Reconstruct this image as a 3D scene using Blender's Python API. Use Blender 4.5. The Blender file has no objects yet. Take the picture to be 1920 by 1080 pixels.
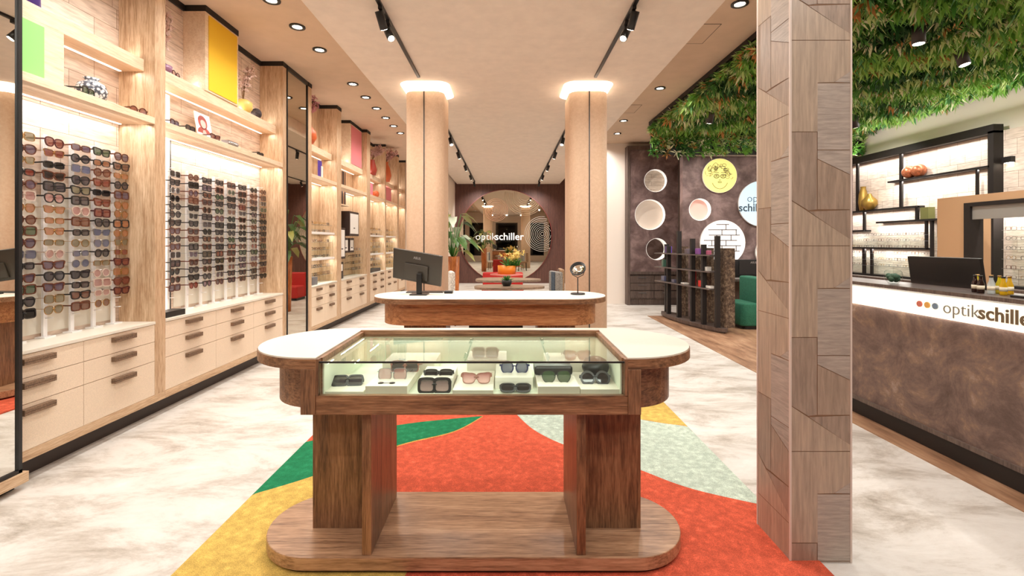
import bpy, bmesh, math, random
from mathutils import Vector, Matrix, Euler
random.seed(7)
C = bpy.context.scene.collection
PI = math.pi
H, F, VX, VY = 1.45, 880.0, 950.0, 455.0

# ------------------------------------------------------------------ camera and view
cam_d = bpy.data.cameras.new('camera'); cam = bpy.data.objects.new('camera', cam_d); C.objects.link(cam)
cam.location = (0, 0, H); cam.rotation_euler = (PI/2, 0, 0)
cam_d.sensor_width = 36; cam_d.lens = F/1920*36
cam_d.shift_x = 10/1920; cam_d.shift_y = -85/1920
cam_d.clip_start = 0.05
sc = bpy.context.scene
sc.camera = cam
vs = sc.view_settings
vs.view_transform = 'Standard'; vs.look = 'None'; vs.gamma = 1; vs.use_curve_mapping = False; vs.exposure = 0.0
sc.cycles.diffuse_bounces = 6; sc.cycles.max_bounces = 14; sc.cycles.transparent_max_bounces = 24
sc.cycles.glossy_bounces = 5; sc.cycles.sample_clamp_indirect = 6

def fl(x, y, z=0.0):                       # point of the plane at height z
    s = (y-VY)/(H-z); return ((x-VX)/s, F/s)

# ------------------------------------------------------------------ materials
def lin(c):
    return tuple(((v/255)/12.92 if v/255 <= .04045 else ((v/255+.055)/1.055)**2.4) for v in c)+(1,)
MATS = {}
def base_mat(name):
    m = bpy.data.materials.new(name); m.use_nodes = True
    nt = m.node_tree; b = nt.nodes['Principled BSDF']; MATS[name] = m
    return m, nt, b
def N(nt, t, **kw):
    n = nt.nodes.new(t)
    for k, v in kw.items():
        if hasattr(n, k) and not k in n.inputs: setattr(n, k, v)
        else: n.inputs[k].default_value = v
    return n
def coords(nt, scale, swz=None, rot=(0,0,0)):
    tc = nt.nodes.new('ShaderNodeTexCoord'); src = tc.outputs['Object']
    if swz:
        sp = nt.nodes.new('ShaderNodeSeparateXYZ'); nt.links.new(src, sp.inputs[0])
        cb = nt.nodes.new('ShaderNodeCombineXYZ')
        for i, a in enumerate(swz): nt.links.new(sp.outputs['XYZ'.index(a)], cb.inputs[i])
        src = cb.outputs[0]
    mp = nt.nodes.new('ShaderNodeMapping'); mp.inputs['Scale'].default_value = scale; mp.inputs['Rotation'].default_value = rot
    nt.links.new(src, mp.inputs[0]); return mp.outputs[0]
def ramp(nt, fac, stops):
    r = nt.nodes.new('ShaderNodeValToRGB'); e = r.color_ramp.elements
    while len(e) < len(stops): e.new(.5)
    for i, (p, c) in enumerate(stops): e[i].position = p; e[i].color = lin(c)
    nt.links.new(fac, r.inputs[0]); return r.outputs[0]
def bump(nt, b, h, s=.2, d=.002):
    n = nt.nodes.new('ShaderNodeBump'); n.inputs['Strength'].default_value = s; n.inputs['Distance'].default_value = d
    nt.links.new(h, n.inputs['Height']); nt.links.new(n.outputs[0], b.inputs['Normal'])
def plain(name, c, rough=.5, metal=0, noise=0, nscale=30, spec=.5, alpha=1, coat=0):
    m, nt, b = base_mat(name)
    b.inputs['Base Color'].default_value = lin(c); b.inputs['Roughness'].default_value = rough
    b.inputs['Metallic'].default_value = metal; b.inputs['Specular IOR Level'].default_value = spec
    b.inputs['Alpha'].default_value = alpha; b.inputs['Coat Weight'].default_value = coat
    if noise:
        v = coords(nt, (1,1,1)); n = N(nt, 'ShaderNodeTexNoise', Scale=nscale, Detail=4.0); nt.links.new(v, n.inputs['Vector'])
        lo = tuple(max(0, x*(1-noise)) for x in c); hi = tuple(min(255, x*(1+noise)) for x in c)
        nt.links.new(ramp(nt, n.outputs[0], [(.3, lo), (.7, hi)]), b.inputs['Base Color'])
        bump(nt, b, n.outputs[0], .15, .002)
    return m
def emis(name, c, s):
    m, nt, b = base_mat(name)
    b.inputs['Base Color'].default_value = lin(c); b.inputs['Emission Color'].default_value = lin(c); b.inputs['Emission Strength'].default_value = s
    return m
def wood(name, lo, mid, hi, axis='z', rough=.45, k=1.0):
    m, nt, b = base_mat(name)
    s = [20*k, 20*k, 20*k]; s['xyz'.index(axis)] = 1.4*k
    s2 = [130*k, 130*k, 130*k]; s2['xyz'.index(axis)] = 9*k
    n1 = N(nt, 'ShaderNodeTexNoise', Scale=1.0, Detail=5.0, Roughness=.6, Distortion=.8); nt.links.new(coords(nt, s), n1.inputs['Vector'])
    n2 = N(nt, 'ShaderNodeTexNoise', Scale=1.0, Detail=3.0, Roughness=.7); nt.links.new(coords(nt, s2), n2.inputs['Vector'])
    mx = N(nt, 'ShaderNodeMath', operation='MULTIPLY_ADD'); nt.links.new(n2.outputs[0], mx.inputs[0]); mx.inputs[1].default_value = .7
    mm = N(nt, 'ShaderNodeMath', operation='MULTIPLY_ADD'); nt.links.new(n1.outputs[0], mm.inputs[0]); mm.inputs[1].default_value = .6; mm.inputs[2].default_value = -.15
    nt.links.new(mm.outputs[0], mx.inputs[2])
    nt.links.new(ramp(nt, mx.outputs[0], [(.34, lo), (.5, mid), (.66, hi)]), b.inputs['Base Color'])
    b.inputs['Roughness'].default_value = rough; bump(nt, b, n2.outputs[0], .2, .001)
    return m
def planks(name, c1, c2, mortar, swz, bw=.42, rh=.16, off=.5):
    m, nt, b = base_mat(name)
    v = coords(nt, (1,1,1), swz)
    br = N(nt, 'ShaderNodeTexBrick', Scale=1.0); br.offset = off; br.squash = .7; br.squash_frequency = 3
    br.inputs['Brick Width'].default_value = bw; br.inputs['Row Height'].default_value = rh; br.inputs['Mortar Size'].default_value = .0025
    br.inputs['Mortar Smooth'].default_value = .4
    br.inputs['Color1'].default_value = lin(c1); br.inputs['Color2'].default_value = lin(c2); br.inputs['Mortar'].default_value = lin(mortar)
    nt.links.new(v, br.inputs['Vector'])
    n = N(nt, 'ShaderNodeTexNoise', Scale=1.0, Detail=4.0); nt.links.new(coords(nt, (8,60,8), swz), n.inputs['Vector'])
    rr = ramp(nt, n.outputs[0], [(.3, (205,198,192)), (.65, (255,255,255))])
    mx = nt.nodes.new('ShaderNodeMix'); mx.data_type = 'RGBA'; mx.blend_type = 'MULTIPLY'; mx.inputs[0].default_value = .8
    nt.links.new(br.outputs[0], mx.inputs[6]); nt.links.new(rr, mx.inputs[7]); nt.links.new(mx.outputs[2], b.inputs['Base Color'])
    b.inputs['Roughness'].default_value = .6
    return m
def clouded(name, stops, scale, rough=.6, stretch=(1,1,1), spec=.4, detail=8.0, rot=(0,0,0), nr=.65):
    m, nt, b = base_mat(name)
    n = N(nt, 'ShaderNodeTexNoise', Scale=scale, Detail=detail, Roughness=nr, Distortion=.4); nt.links.new(coords(nt, stretch, None, rot), n.inputs['Vector'])
    nt.links.new(ramp(nt, n.outputs[0], stops), b.inputs['Base Color'])
    b.inputs['Roughness'].default_value = rough; b.inputs['Specular IOR Level'].default_value = spec
    bump(nt, b, n.outputs[0], .08, .002)
    return m

oak = wood('oak_upright', (168,132,98), (198,166,132), (220,192,160), 'z')
oak_h = wood('oak_level', (164,128,94), (196,163,128), (218,190,156), 'y')
oak_x = wood('oak_cross', (176,132,88), (208,168,124), (228,194,152), 'x')
shelf_wood = wood('shelf_pale', (214,184,152), (232,206,176), (240,220,194), 'y')
brown_h = wood('walnut_level', (88,58,38), (132,92,62), (164,122,88), 'x', .38)
brown_v = wood('walnut_upright', (84,56,38), (128,90,62), (160,118,84), 'z', .38)
brown_base = wood('walnut_base', (122,88,64), (170,130,98), (198,158,124), 'x', .32, .8)
linen = plain('linen_front', (228,208,184), .7, noise=.05, nscale=260)
white_top = plain('cream_top', (226,219,204), .35)
white = plain('white_paint', (238,234,228), .5)
acrylic = plain('white_acrylic', (244,242,240), .25)
black = plain('black_metal', (22,20,20), .4)
blackp = plain('black_plastic', (30,28,26), .35)
plinth_m = plain('dark_plinth', (52,40,34), .5)
crown_m = plain('black_crown', (26,18,14), .6)
handle_m = plain('bark_handle', (112,88,68), .7, noise=.3, nscale=160)
wallpl = planks('pale_planks', (238,220,202), (224,200,180), (160,128,102), 'YZX')
wallpl_r = planks('pale_planks_right', (240,226,212), (224,204,188), (150,120,98), 'YZX', .34, .22)
ceil_m = plain('ceiling_panel', (226,213,199), .9, noise=.02, nscale=8)
soffit_m = plain('ceiling_tan', (202,177,152), .9, noise=.02, nscale=5)
wall_m = plain('wall_beige', (224,208,192), .85)
wallw_m = plain('wall_pale', (234,222,210), .85)
dark_wall = wood('dark_slat_wall', (66,36,28), (86,52,42), (104,66,54), 'z', .6)
dark_wood = wood('dark_furniture_wood', (66,52,46), (88,72,64), (108,92,82), 'z', .5)
maroon = plain('maroon_edge', (120,48,40), .5)
column_m = clouded('column_suede', [(.35,(204,172,144)),(.65,(214,184,156))], 30, .8, (1,1,1), .25)
glow = emis('cove_glow', (255,244,228), 4.5)
bulb = emis('lamp_glow', (255,242,220), 22)
led = emis('led_strip', (255,246,234), 1.6)
sign_glow = emis('backlit_cream', (255,244,224), .8)
ylw_glow = emis('backlit_yellow', (240,226,130), .55)
blue_glow = emis('backlit_blue', (190,216,232), .55)
white_glow = emis('backlit_white', (246,242,236), .6)
pink_m = plain('pink_disc', (240,190,178), .6)
mirror_m, _nt, _b = base_mat('mirror_glass'); _b.inputs['Metallic'].default_value = 1; _b.inputs['Roughness'].default_value = 0; _b.inputs['Base Color'].default_value = (.80,.80,.76,1)
mirror_d, _nt, _b = base_mat('tinted_mirror'); _b.inputs['Metallic'].default_value = 1; _b.inputs['Roughness'].default_value = .01; _b.inputs['Base Color'].default_value = (.60,.55,.46,1)
night = plain('night_glass', (6,8,12), .04)
floor_m = clouded('pale_stone_floor', [(.30,(140,128,114)),(.42,(184,175,164)),(.52,(210,204,196)),(.7,(226,222,216))], 2.4, .45, (.6,1.3,1), .4, 12.0, (0,0,.4), .76)
woodfloor = clouded('brown_plank_floor', [(.3,(104,72,50)),(.5,(150,112,84)),(.72,(184,148,116))], 2.4, .5, (3.5,.7,1), .4)
stone_m = clouded('rust_stone', [(.30,(66,50,44)),(.45,(98,78,70)),(.53,(116,94,84)),(.57,(128,102,84)),(.70,(164,144,134))], 3.0, .55, (1,1,1), .4, 12.0, (0,0,0), .8)
rust_m = clouded('dark_oxide', [(.34,(82,62,58)),(.5,(112,90,86)),(.64,(146,122,118))], 3.0, .55)
counter_top = plain('dark_stone_top', (88,74,68), .35, noise=.12, nscale=40)
green_fab = plain('green_fabric', (38,98,74), .9, noise=.2, nscale=120)
red_fab = plain('red_fabric', (178,34,28), .7)
grey_fab = plain('grey_woven', (138,134,128), .9, noise=.25, nscale=60)
blue_fab = plain('blue_grey_woven', (72,84,96), .9, noise=.2, nscale=60)
case_m = plain('pale_green_lining', (216,222,202), .6)
bark_m = clouded('tree_bark', [(.3,(44,34,30)),(.5,(92,74,60)),(.7,(150,130,106))], 22, .9)
def carpet(name, c):
    m, nt, b = base_mat(name)
    n = N(nt, 'ShaderNodeTexNoise', Scale=220.0, Detail=2.0); nt.links.new(coords(nt,(1,1,1)), n.inputs['Vector'])
    n2 = N(nt, 'ShaderNodeTexNoise', Scale=26.0, Detail=7.0); nt.links.new(coords(nt,(1,1,1)), n2.inputs['Vector'])
    r1 = ramp(nt, n2.outputs[0], [(.38, tuple(v*.90 for v in c)), (.6, c), (.75, tuple(min(255, v*1.05+12) for v in c))])
    r2 = ramp(nt, n.outputs[0], [(.3, (200,200,200)), (.7, (255,255,255))])
    mx = nt.nodes.new('ShaderNodeMix'); mx.data_type = 'RGBA'; mx.blend_type = 'MULTIPLY'; mx.inputs[0].default_value = 1
    nt.links.new(r1, mx.inputs[6]); nt.links.new(r2, mx.inputs[7]); nt.links.new(mx.outputs[2], b.inputs['Base Color'])
    b.inputs['Roughness'].default_value = 1; b.inputs['Specular IOR Level'].default_value = .1; bump(nt, b, n.outputs[0], .6, .003)
    return m
c_red = carpet('carpet_coral', (230,104,76)); c_green = carpet('carpet_green', (44,138,92)); c_yel = carpet('carpet_yellow', (232,194,104))
c_mint = carpet('carpet_mint', (208,222,204)); c_edge = carpet('carpet_gold_line', (232,178,96))
def glass_mat(name, tint, ior=1.7):
    m, nt, b = base_mat(name); nt.nodes.remove(b)
    lw = nt.nodes.new('ShaderNodeLayerWeight'); lw.inputs[0].default_value = .5
    pw = N(nt, 'ShaderNodeMath', operation='POWER'); nt.links.new(lw.outputs['Facing'], pw.inputs[0]); pw.inputs[1].default_value = 4.5
    fr = N(nt, 'ShaderNodeMath', operation='MULTIPLY_ADD'); nt.links.new(pw.outputs[0], fr.inputs[0]); f0 = ((ior-1)/(ior+1))**2; fr.inputs[1].default_value = 1-f0; fr.inputs[2].default_value = f0
    t = nt.nodes.new('ShaderNodeBsdfTransparent'); t.inputs[0].default_value = lin(tint)
    g = nt.nodes.new('ShaderNodeBsdfGlossy'); g.inputs['Roughness'].default_value = 0
    mx = nt.nodes.new('ShaderNodeMixShader'); nt.links.new(fr.outputs[0], mx.inputs[0]); nt.links.new(t.outputs[0], mx.inputs[1]); nt.links.new(g.outputs[0], mx.inputs[2])
    nt.links.new(mx.outputs[0], nt.nodes['Material Output'].inputs[0])
    return m
glass = glass_mat('vitrine_glass', (246,250,246), 1.5); glass_low = glass_mat('clear_glass', (248,252,250), 1.3)

# ------------------------------------------------------------------ mesh helpers
class MB:
    def __init__(s): s.v = []; s.f = []; s.m = []; s.s = []
    def add(s, vs, fs, m=0, sm=False):
        o = len(s.v); s.v += [tuple(p) for p in vs]
        for f in fs: s.f.append([i+o for i in f]); s.m.append(m); s.s.append(sm)
        return s
    def box(s, x0, x1, y0, y1, z0, z1, m=0):
        x0, x1 = sorted((x0, x1)); y0, y1 = sorted((y0, y1)); z0, z1 = sorted((z0, z1))
        return s.add([(x0,y0,z0),(x1,y0,z0),(x1,y1,z0),(x0,y1,z0),(x0,y0,z1),(x1,y0,z1),(x1,y1,z1),(x0,y1,z1)],
              [(0,3,2,1),(4,5,6,7),(0,1,5,4),(1,2,6,5),(2,3,7,6),(3,0,4,7)], m)
    def prism(s, pts, z0, z1, m=0, sm=False, axis='z'):
        n = len(pts); A = sum(pts[i][0]*pts[(i+1)%n][1]-pts[(i+1)%n][0]*pts[i][1] for i in range(n))
        if A < 0: pts = pts[::-1]
        if axis == 'z': w = lambda p, z: (p[0], p[1], z)
        elif axis == 'y': w = lambda p, z: (p[0], -z, p[1])      # pts in x,z; extruded from y=-z0
        else: w = lambda p, z: (z, p[0], p[1])                   # pts in y,z
        vs = [w(p, z0) for p in pts]+[w(p, z1) for p in pts]
        s.add(vs, [tuple(range(n))[::-1], tuple(range(n, 2*n))], m)
        o = len(s.v)-2*n
        for i in range(n):
            j = (i+1) % n; s.f.append([o+i, o+j, o+n+j, o+n+i]); s.m.append(m); s.s.append(sm)
        return s
    def lathe(s, prof, c=(0,0,0), seg=24, m=0):
        vs = []; fs = []; n = len(prof)
        for i in range(seg):
            a = 2*PI*i/seg
            for r, z in prof: vs.append((c[0]+r*math.cos(a), c[1]+r*math.sin(a), c[2]+z))
        for i in range(seg):
            j = (i+1) % seg
            for k in range(n-1): fs.append((i*n+k, j*n+k, j*n+k+1, i*n+k+1))
        return s.add(vs, fs, m, True)
    def cyl(s, c, r, z0, z1, seg=24, m=0, r2=None):
        r2 = r if r2 is None else r2
        return s.lathe([(0.0001, z0), (r, z0), (r2, z1), (0.0001, z1)], c, seg, m)
    def tube(s, pts, r, seg=6, m=0, r2=None):
        pts = [Vector(p) for p in pts]; n = len(pts); vs = []; fs = []
        for i, p in enumerate(pts):
            d = (pts[min(i+1, n-1)]-pts[max(i-1, 0)]).normalized()
            u = d.cross(Vector((0,0,1))); u = d.cross(Vector((1,0,0))) if u.length < .1 else u
            u.normalize(); w = d.cross(u); rr = r if r2 is None else r+(r2-r)*i/(n-1)
            for k in range(seg):
                a = 2*PI*k/seg; q = p+(u*math.cos(a)+w*math.sin(a))*rr; vs.append(tuple(q))
        for i in range(n-1):
            for k in range(seg):
                l = (k+1) % seg; fs.append((i*seg+k, (i+1)*seg+k, (i+1)*seg+l, i*seg+l))
        fs.append(tuple(range(seg))); fs.append(tuple(range((n-1)*seg, n*seg))[::-1])
        return s.add(vs, fs, m, True)
    def ball(s, c, r, m=0, sz=1.0, seg=14):
        return s.lathe([(max(.0001, r*math.sin(PI*k/8)), -r*sz*math.cos(PI*k/8)) for k in range(9)], c, seg, m)
    def ring(s, c, r0, r1, z0, z1, seg=32, m=0):
        return s.lathe([(r0,z0),(r1,z0),(r1,z1),(r0,z1),(r0,z0)], c, seg, m)
    def xf(s, M):
        s.v = [tuple(M @ Vector(p)) for p in s.v]; return s
    def build(s, name, mats, parent=None, kind=None, bevel=0):
        if not isinstance(mats, (list, tuple)): mats = [mats]
        vs = s.v
        off = ORIG.get(parent.name) if parent else None
        if off: vs = [(x-off[0], y-off[1], z-off[2]) for x, y, z in vs]
        me = bpy.data.meshes.new(name); me.from_pydata(vs, [], s.f)
        for m in mats: me.materials.append(m)
        me.polygons.foreach_set('material_index', s.m); me.polygons.foreach_set('use_smooth', s.s); me.update()
        o = bpy.data.objects.new(name, me); C.objects.link(o)
        if parent: o.parent = parent; ORIG[o.name] = off or (0,0,0)
        if kind: o['kind'] = kind
        if bevel:
            b = o.modifiers.new('bevel', 'BEVEL'); b.width = bevel; b.segments = 2; b.limit_method = 'ANGLE'
        return o
ORIG = {}
def thing(name, label, cat, loc=(0,0,0), group=None, kind=None):
    o = bpy.data.objects.new(name, None); C.objects.link(o); o.location = loc; o.empty_display_size = .1
    ORIG[o.name] = tuple(loc)
    tag(o, label, cat, group, kind); return o
def tag(o, label, cat, group=None, kind=None):
    o['label'] = label; o['category'] = cat
    if group: o['group'] = group
    if kind: o['kind'] = kind
    return o
def one(name, mb, mats, label, cat, loc=(0,0,0), group=None, kind=None, bevel=0):
    off = Vector(loc); mb.v = [tuple(Vector(p)-off) for p in mb.v]
    o = mb.build(name, mats, None, None, bevel); o.location = loc
    return tag(o, label, cat, group, kind)
def dup(root, loc, rot, label, group):
    r = root.copy(); C.objects.link(r); r.location = loc; r.rotation_euler = rot
    r['label'] = label
    if group: r['group'] = group
    for ch in list(root.children):
        c = ch.copy(); C.objects.link(c); c.parent = r
    return r
def struct(name, mb, mats): return mb.build(name, mats, None, 'structure')
ORD = ['first','second','third','fourth','fifth','sixth','seventh','eighth','ninth','tenth','eleventh','twelfth','thirteenth','fourteenth','fifteenth','sixteenth','seventeenth','eighteenth']
def stadium(cx, cy, L, R, seg=18):
    p = [(cx+L-R+R*math.cos(a), cy+R*math.sin(a)) for a in [-PI/2+PI*i/seg for i in range(seg+1)]]
    p += [(cx-L+R+R*math.cos(a), cy+R*math.sin(a)) for a in [PI/2+PI*i/seg for i in range(seg+1)]]
    return p
def text_obj(name, body, size, mat, parent, M, bold=0.0, align='LEFT', depth=.002, spacing=1.0):
    cu = bpy.data.curves.new(name, 'FONT'); cu.body = body; cu.size = size; cu.extrude = depth; cu.offset = bold; cu.align_x = align; cu.space_character = spacing
    cu.resolution_u = 3
    o = bpy.data.objects.new('tmp_text', cu); C.objects.link(o)
    dg = bpy.context.evaluated_depsgraph_get(); dg.update(); me = bpy.data.meshes.new_from_object(o.evaluated_get(dg)); me.transform(M)
    if parent: me.transform(Matrix.Translation(-Vector(ORIG.get(parent.name, (0,0,0)))))
    bpy.data.objects.remove(o); me.materials.clear(); me.materials.append(mat); me.name = name
    r = bpy.data.objects.new(name, me); C.objects.link(r)
    if parent: r.parent = parent; ORIG[r.name] = ORIG.get(parent.name, (0,0,0))
    return r
def plate_holes(outline, circles, depth):          # x,z outline facing -y; returns vertices/faces builder
    cu = bpy.data.curves.new('p', 'CURVE'); cu.dimensions = '2D'; cu.fill_mode = 'BOTH'; cu.extrude = depth/2
    def poly(pts):
        sp = cu.splines.new('POLY'); sp.points.add(len(pts)-1)
        for q, p in zip(sp.points, pts): q.co = (p[0], p[1], 0, 1)
        sp.use_cyclic_u = True
    poly(outline)
    for cx, cz, r in circles: poly([(cx+r*math.cos(2*PI*i/48), cz+r*math.sin(2*PI*i/48)) for i in range(48)])
    o = bpy.data.objects.new('tmp_plate', cu); C.objects.link(o)
    dg = bpy.context.evaluated_depsgraph_get(); dg.update(); me = bpy.data.meshes.new_from_object(o.evaluated_get(dg))
    mb = MB(); mb.add([(v.co.x, -v.co.z, v.co.y) for v in me.vertices], [tuple(p.vertices) for p in me.polygons])
    bpy.data.objects.remove(o); return mb

# ------------------------------------------------------------------ the room
ZS, ZC, ZG = 3.80, 3.55, 3.60
LX, RX = -3.24, 6.95
mb = MB().box(LX-.1, 7.1, -3.2, 17.0, -.1, 0); struct('floor', mb, floor_m)
mb = MB().box(2.78, 6.95, 1.2, 9.28, 0, .006); struct('floor_wood_zone', mb, woodfloor)
mb = MB().box(LX-.1, 7.1, -3.2, 17.0, ZS, ZS+.1); struct('ceiling', mb, soffit_m)
mb = MB().box(-1.78, 1.895, -3.0, 16.85, ZC, ZS); struct('ceiling_panel', mb, ceil_m)
struct('wall_left', MB().box(LX-.12, LX-.02, -3.2, 17.0, 0, ZS), wall_m)
struct('wall_right', MB().box(6.95, 7.07, -3.2, 11.4, 0, ZS), wallw_m)
struct('wall_left_return', MB().box(LX, -1.85, 13.45, 16.9, 0, ZS), wall_m)
struct('wall_back', MB().box(-1.85, 2.3, 16.8, 16.95, 0, ZS), dark_wall)
struct('wall_back_right', MB().box(2.3, 6.95, 11.12, 11.3, 0, ZS).box(2.3, 2.42, 11.3, 16.9, 0, ZS), wallw_m)
# shop front behind the camera
mb = MB().box(LX, 6.95, -3.2, -3.05, 3.0, ZS).box(LX, 6.95, -3.2, -3.05, 0, .45)
for x0, x1 in ((LX,-2.9),(-1.35,-.85),(.85,1.35),(2.9,3.3),(6.5,6.95)): mb.box(x0, x1, -3.2, -3.05, .45, 3.0)
struct('wall_front', mb, wall_m)
for i, (x0, x1) in enumerate(((-2.9,-1.35),(-.85,.85),(1.35,2.9),(3.3,6.5))):
    w = struct('window_%d' % (i+1), MB().box(x0, x1, -3.16, -3.12, .45, 3.0), night)
    f = MB().box(x0, x1, -3.12, -3.06, .45, .5).box(x0, x1, -3.12, -3.06, 2.95, 3.0).box(x0, x0+.05, -3.12, -3.06, .5, 2.95).box(x1-.05, x1, -3.12, -3.06, .5, 2.95)
    f.build('window_frame', black, w)

# columns
def rrect(cx, cy, hx, hy, r, seg=8):
    p = []
    for sx, sy, a0 in ((1,-1,-PI/2),(1,1,0),(-1,1,PI/2),(-1,-1,PI)):
        for i in range(seg+1):
            a = a0+PI/2*i/seg; p.append((cx+sx*(hx-r)+r*math.cos(a), cy+sy*(hy-r)+r*math.sin(a)))
    return p
for cx, side in ((-1.085,'left'), (1.085,'right')):
    t = thing('column', 'tan suede-clad round-cornered column with glowing top, %s' % ('behind the computer monitor' if side == 'left' else 'behind the round vanity mirror'), 'column', (cx, 6.48, 0), 'pair of lit columns', 'structure')
    MB().prism(rrect(cx, 6.48, .255, .32, .13), 0, 3.44, 0, True).build('shaft', column_m, t)
    MB().box(cx-.006, cx+.006, 6.153, 6.18, 0, 3.44).build('groove', black, t)
    MB().prism(rrect(cx, 6.48, .22, .29, .12), 3.44, ZC, 0, True).build('neck', glow, t)
    rp = rrect(cx, 6.48, .325, .39, .16); ip = rrect(cx, 6.48, .215, .285, .12); n = len(rp)
    m2 = MB().add([(x,y,ZC-.006) for x,y in rp]+[(x,y,ZC-.006) for x,y in ip], [(i, n+i, n+(i+1)%n, (i+1)%n) for i in range(n)])
    m2.build('cove_light', glow, t)

# recessed downlights
def downlight(x, y, label, z=ZS, on=True, g='recessed ceiling downlights'):
    t = thing('downlight', label, 'ceiling light', (x, y, z), g)
    MB().ring((x,y,z), .052, .082, -.012, .0, 28).build('trim_ring', black, t)
    MB().cyl((x,y,z), .05, -.004, .0, 24).build('lamp', bulb, t)
LY = [2.05,2.66,3.28,3.9,4.54,5.1,5.71,6.94,7.575,8.2,8.82,9.44,10.05]
for i, y in enumerate(LY): downlight(-2.275, y, 'black rimmed round downlight over the wall shelving, %s of the left row from the front' % ORD[i])
RY = [1.9,4.61,7.13,9.03,10.09,10.8]
for i, y in enumerate(RY): downlight([2.3,2.29,2.33,2.25,2.38,2.1][i], y, 'black rimmed round downlight between ceiling panel and greenery, %s of its row from the front' % ORD[i])
for i, (y0, y1) in enumerate(((5.04,5.54),(8.0,8.5))):
    m2 = MB()
    for a in ((1.95,2.31,y0,y0+.006),(1.95,2.31,y1-.006,y1),(1.95,1.956,y0,y1),(2.304,2.31,y0,y1)): m2.box(a[0],a[1],a[2],a[3],ZS-.003,ZS)
    o = one('ceiling_hatch', m2.box(1.956,2.304,y0+.006,y1-.006,ZS-.002,ZS,1), [crown_m, soffit_m], 'square flush hatch in the tan ceiling, %s one' % ['nearer','farther'][i], 'hatch', (2.13, y0, ZS))
    o['kind'] = 'structure'

# light tracks with spot heads
def aimed_head(c, d, r, L, parent, zc):
    d = Vector(d).normalized(); c = Vector(c); q = Vector((0,0,1)).rotation_difference(-d).to_matrix().to_4x4()
    # the head's open end faces d
    M = Matrix.Translation(c) @ q
    MB().cyl((0,0,0), r, -L/2, L/2, 16).xf(M).build('spot_head', black, parent)
    MB().cyl((0,0,0), r*.8, -L/2-.003, -L/2+.004, 16).xf(M).build('lamp', bulb, parent)
    MB().tube([tuple(c), (c.x, c.y, zc)], .01, 6).box(c.x-.017, c.x+.017, c.y-.05, c.y+.05, zc-.03, zc).build('bracket', black, parent)
spots = []
def track(x, y0, y1, heads, label, sgn):
    t = thing('light_track', label, 'light track', (x, (y0+y1)/2, ZC), 'black ceiling light tracks')
    MB().box(x-.017, x+.017, y0, y1, ZC-.022, ZC).build('rail', black, t)
    for (y, d) in heads:
        h = thing('track_spotlight', 'black cylindrical spotlight clipped to the %s, aimed %s' % (label.split(' running')[0].replace('thin ', ''), 'ahead' if d[1] > 0 else 'back'), 'spotlight', (x, y, ZC-.02))
        zz = ZC-.02; aimed_head((x, y, ZC-.13), d, .036, .15, h, zz)
        h['label'] = 'black cylindrical spotlight %.0f m along the %s' % (y, label.split(' running')[0]); spots.append((x+d[0]*.1, y+d[1]*.1, ZC-.13+d[2]*.1, d))
        h['group'] = 'track spotlights'
track(-1.11, 1.0, 5.92, [(2.2,(-.6,.3,-1)),(4.16,(.2,.7,-1)),(4.42,(.5,-.5,-1))], 'near left light track running towards the monitor column', -1)
track(1.12, 1.0, 5.92, [(2.2,(.6,.3,-1)),(4.16,(-.2,.7,-1)),(4.42,(-.5,-.5,-1))], 'near right light track running towards the vanity mirror column', 1)
track(-1.09, 7.4, 16.1, [(9.15,(.3,-.4,-1)),(10.6,(.3,.4,-1)),(12.4,(.3,.4,-1)),(14.2,(.3,.4,-1)),(15.8,(.2,.6,-1))], 'far left light track running to the dark back wall', -1)
track(1.09, 7.4, 16.1, [(9.15,(-.3,-.4,-1)),(10.6,(-.3,.4,-1)),(12.4,(-.3,.4,-1)),(14.2,(-.3,.4,-1)),(15.8,(-.2,.6,-1))], 'far right light track running to the dark back wall', 1)
_k = {}
for o in list(C.objects):
    if o.name.startswith('track_spotlight'):
        near = o.location.y < 6; side = 'left' if o.location.x < 0 else 'right'; k = (near, side); _k[k] = _k.get(k, 0)+1
        o['label'] = 'black cylindrical spotlight, %s from the front on the %s %s ceiling track' % (ORD[_k[k]-1], 'near' if near else 'far', side)

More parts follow.
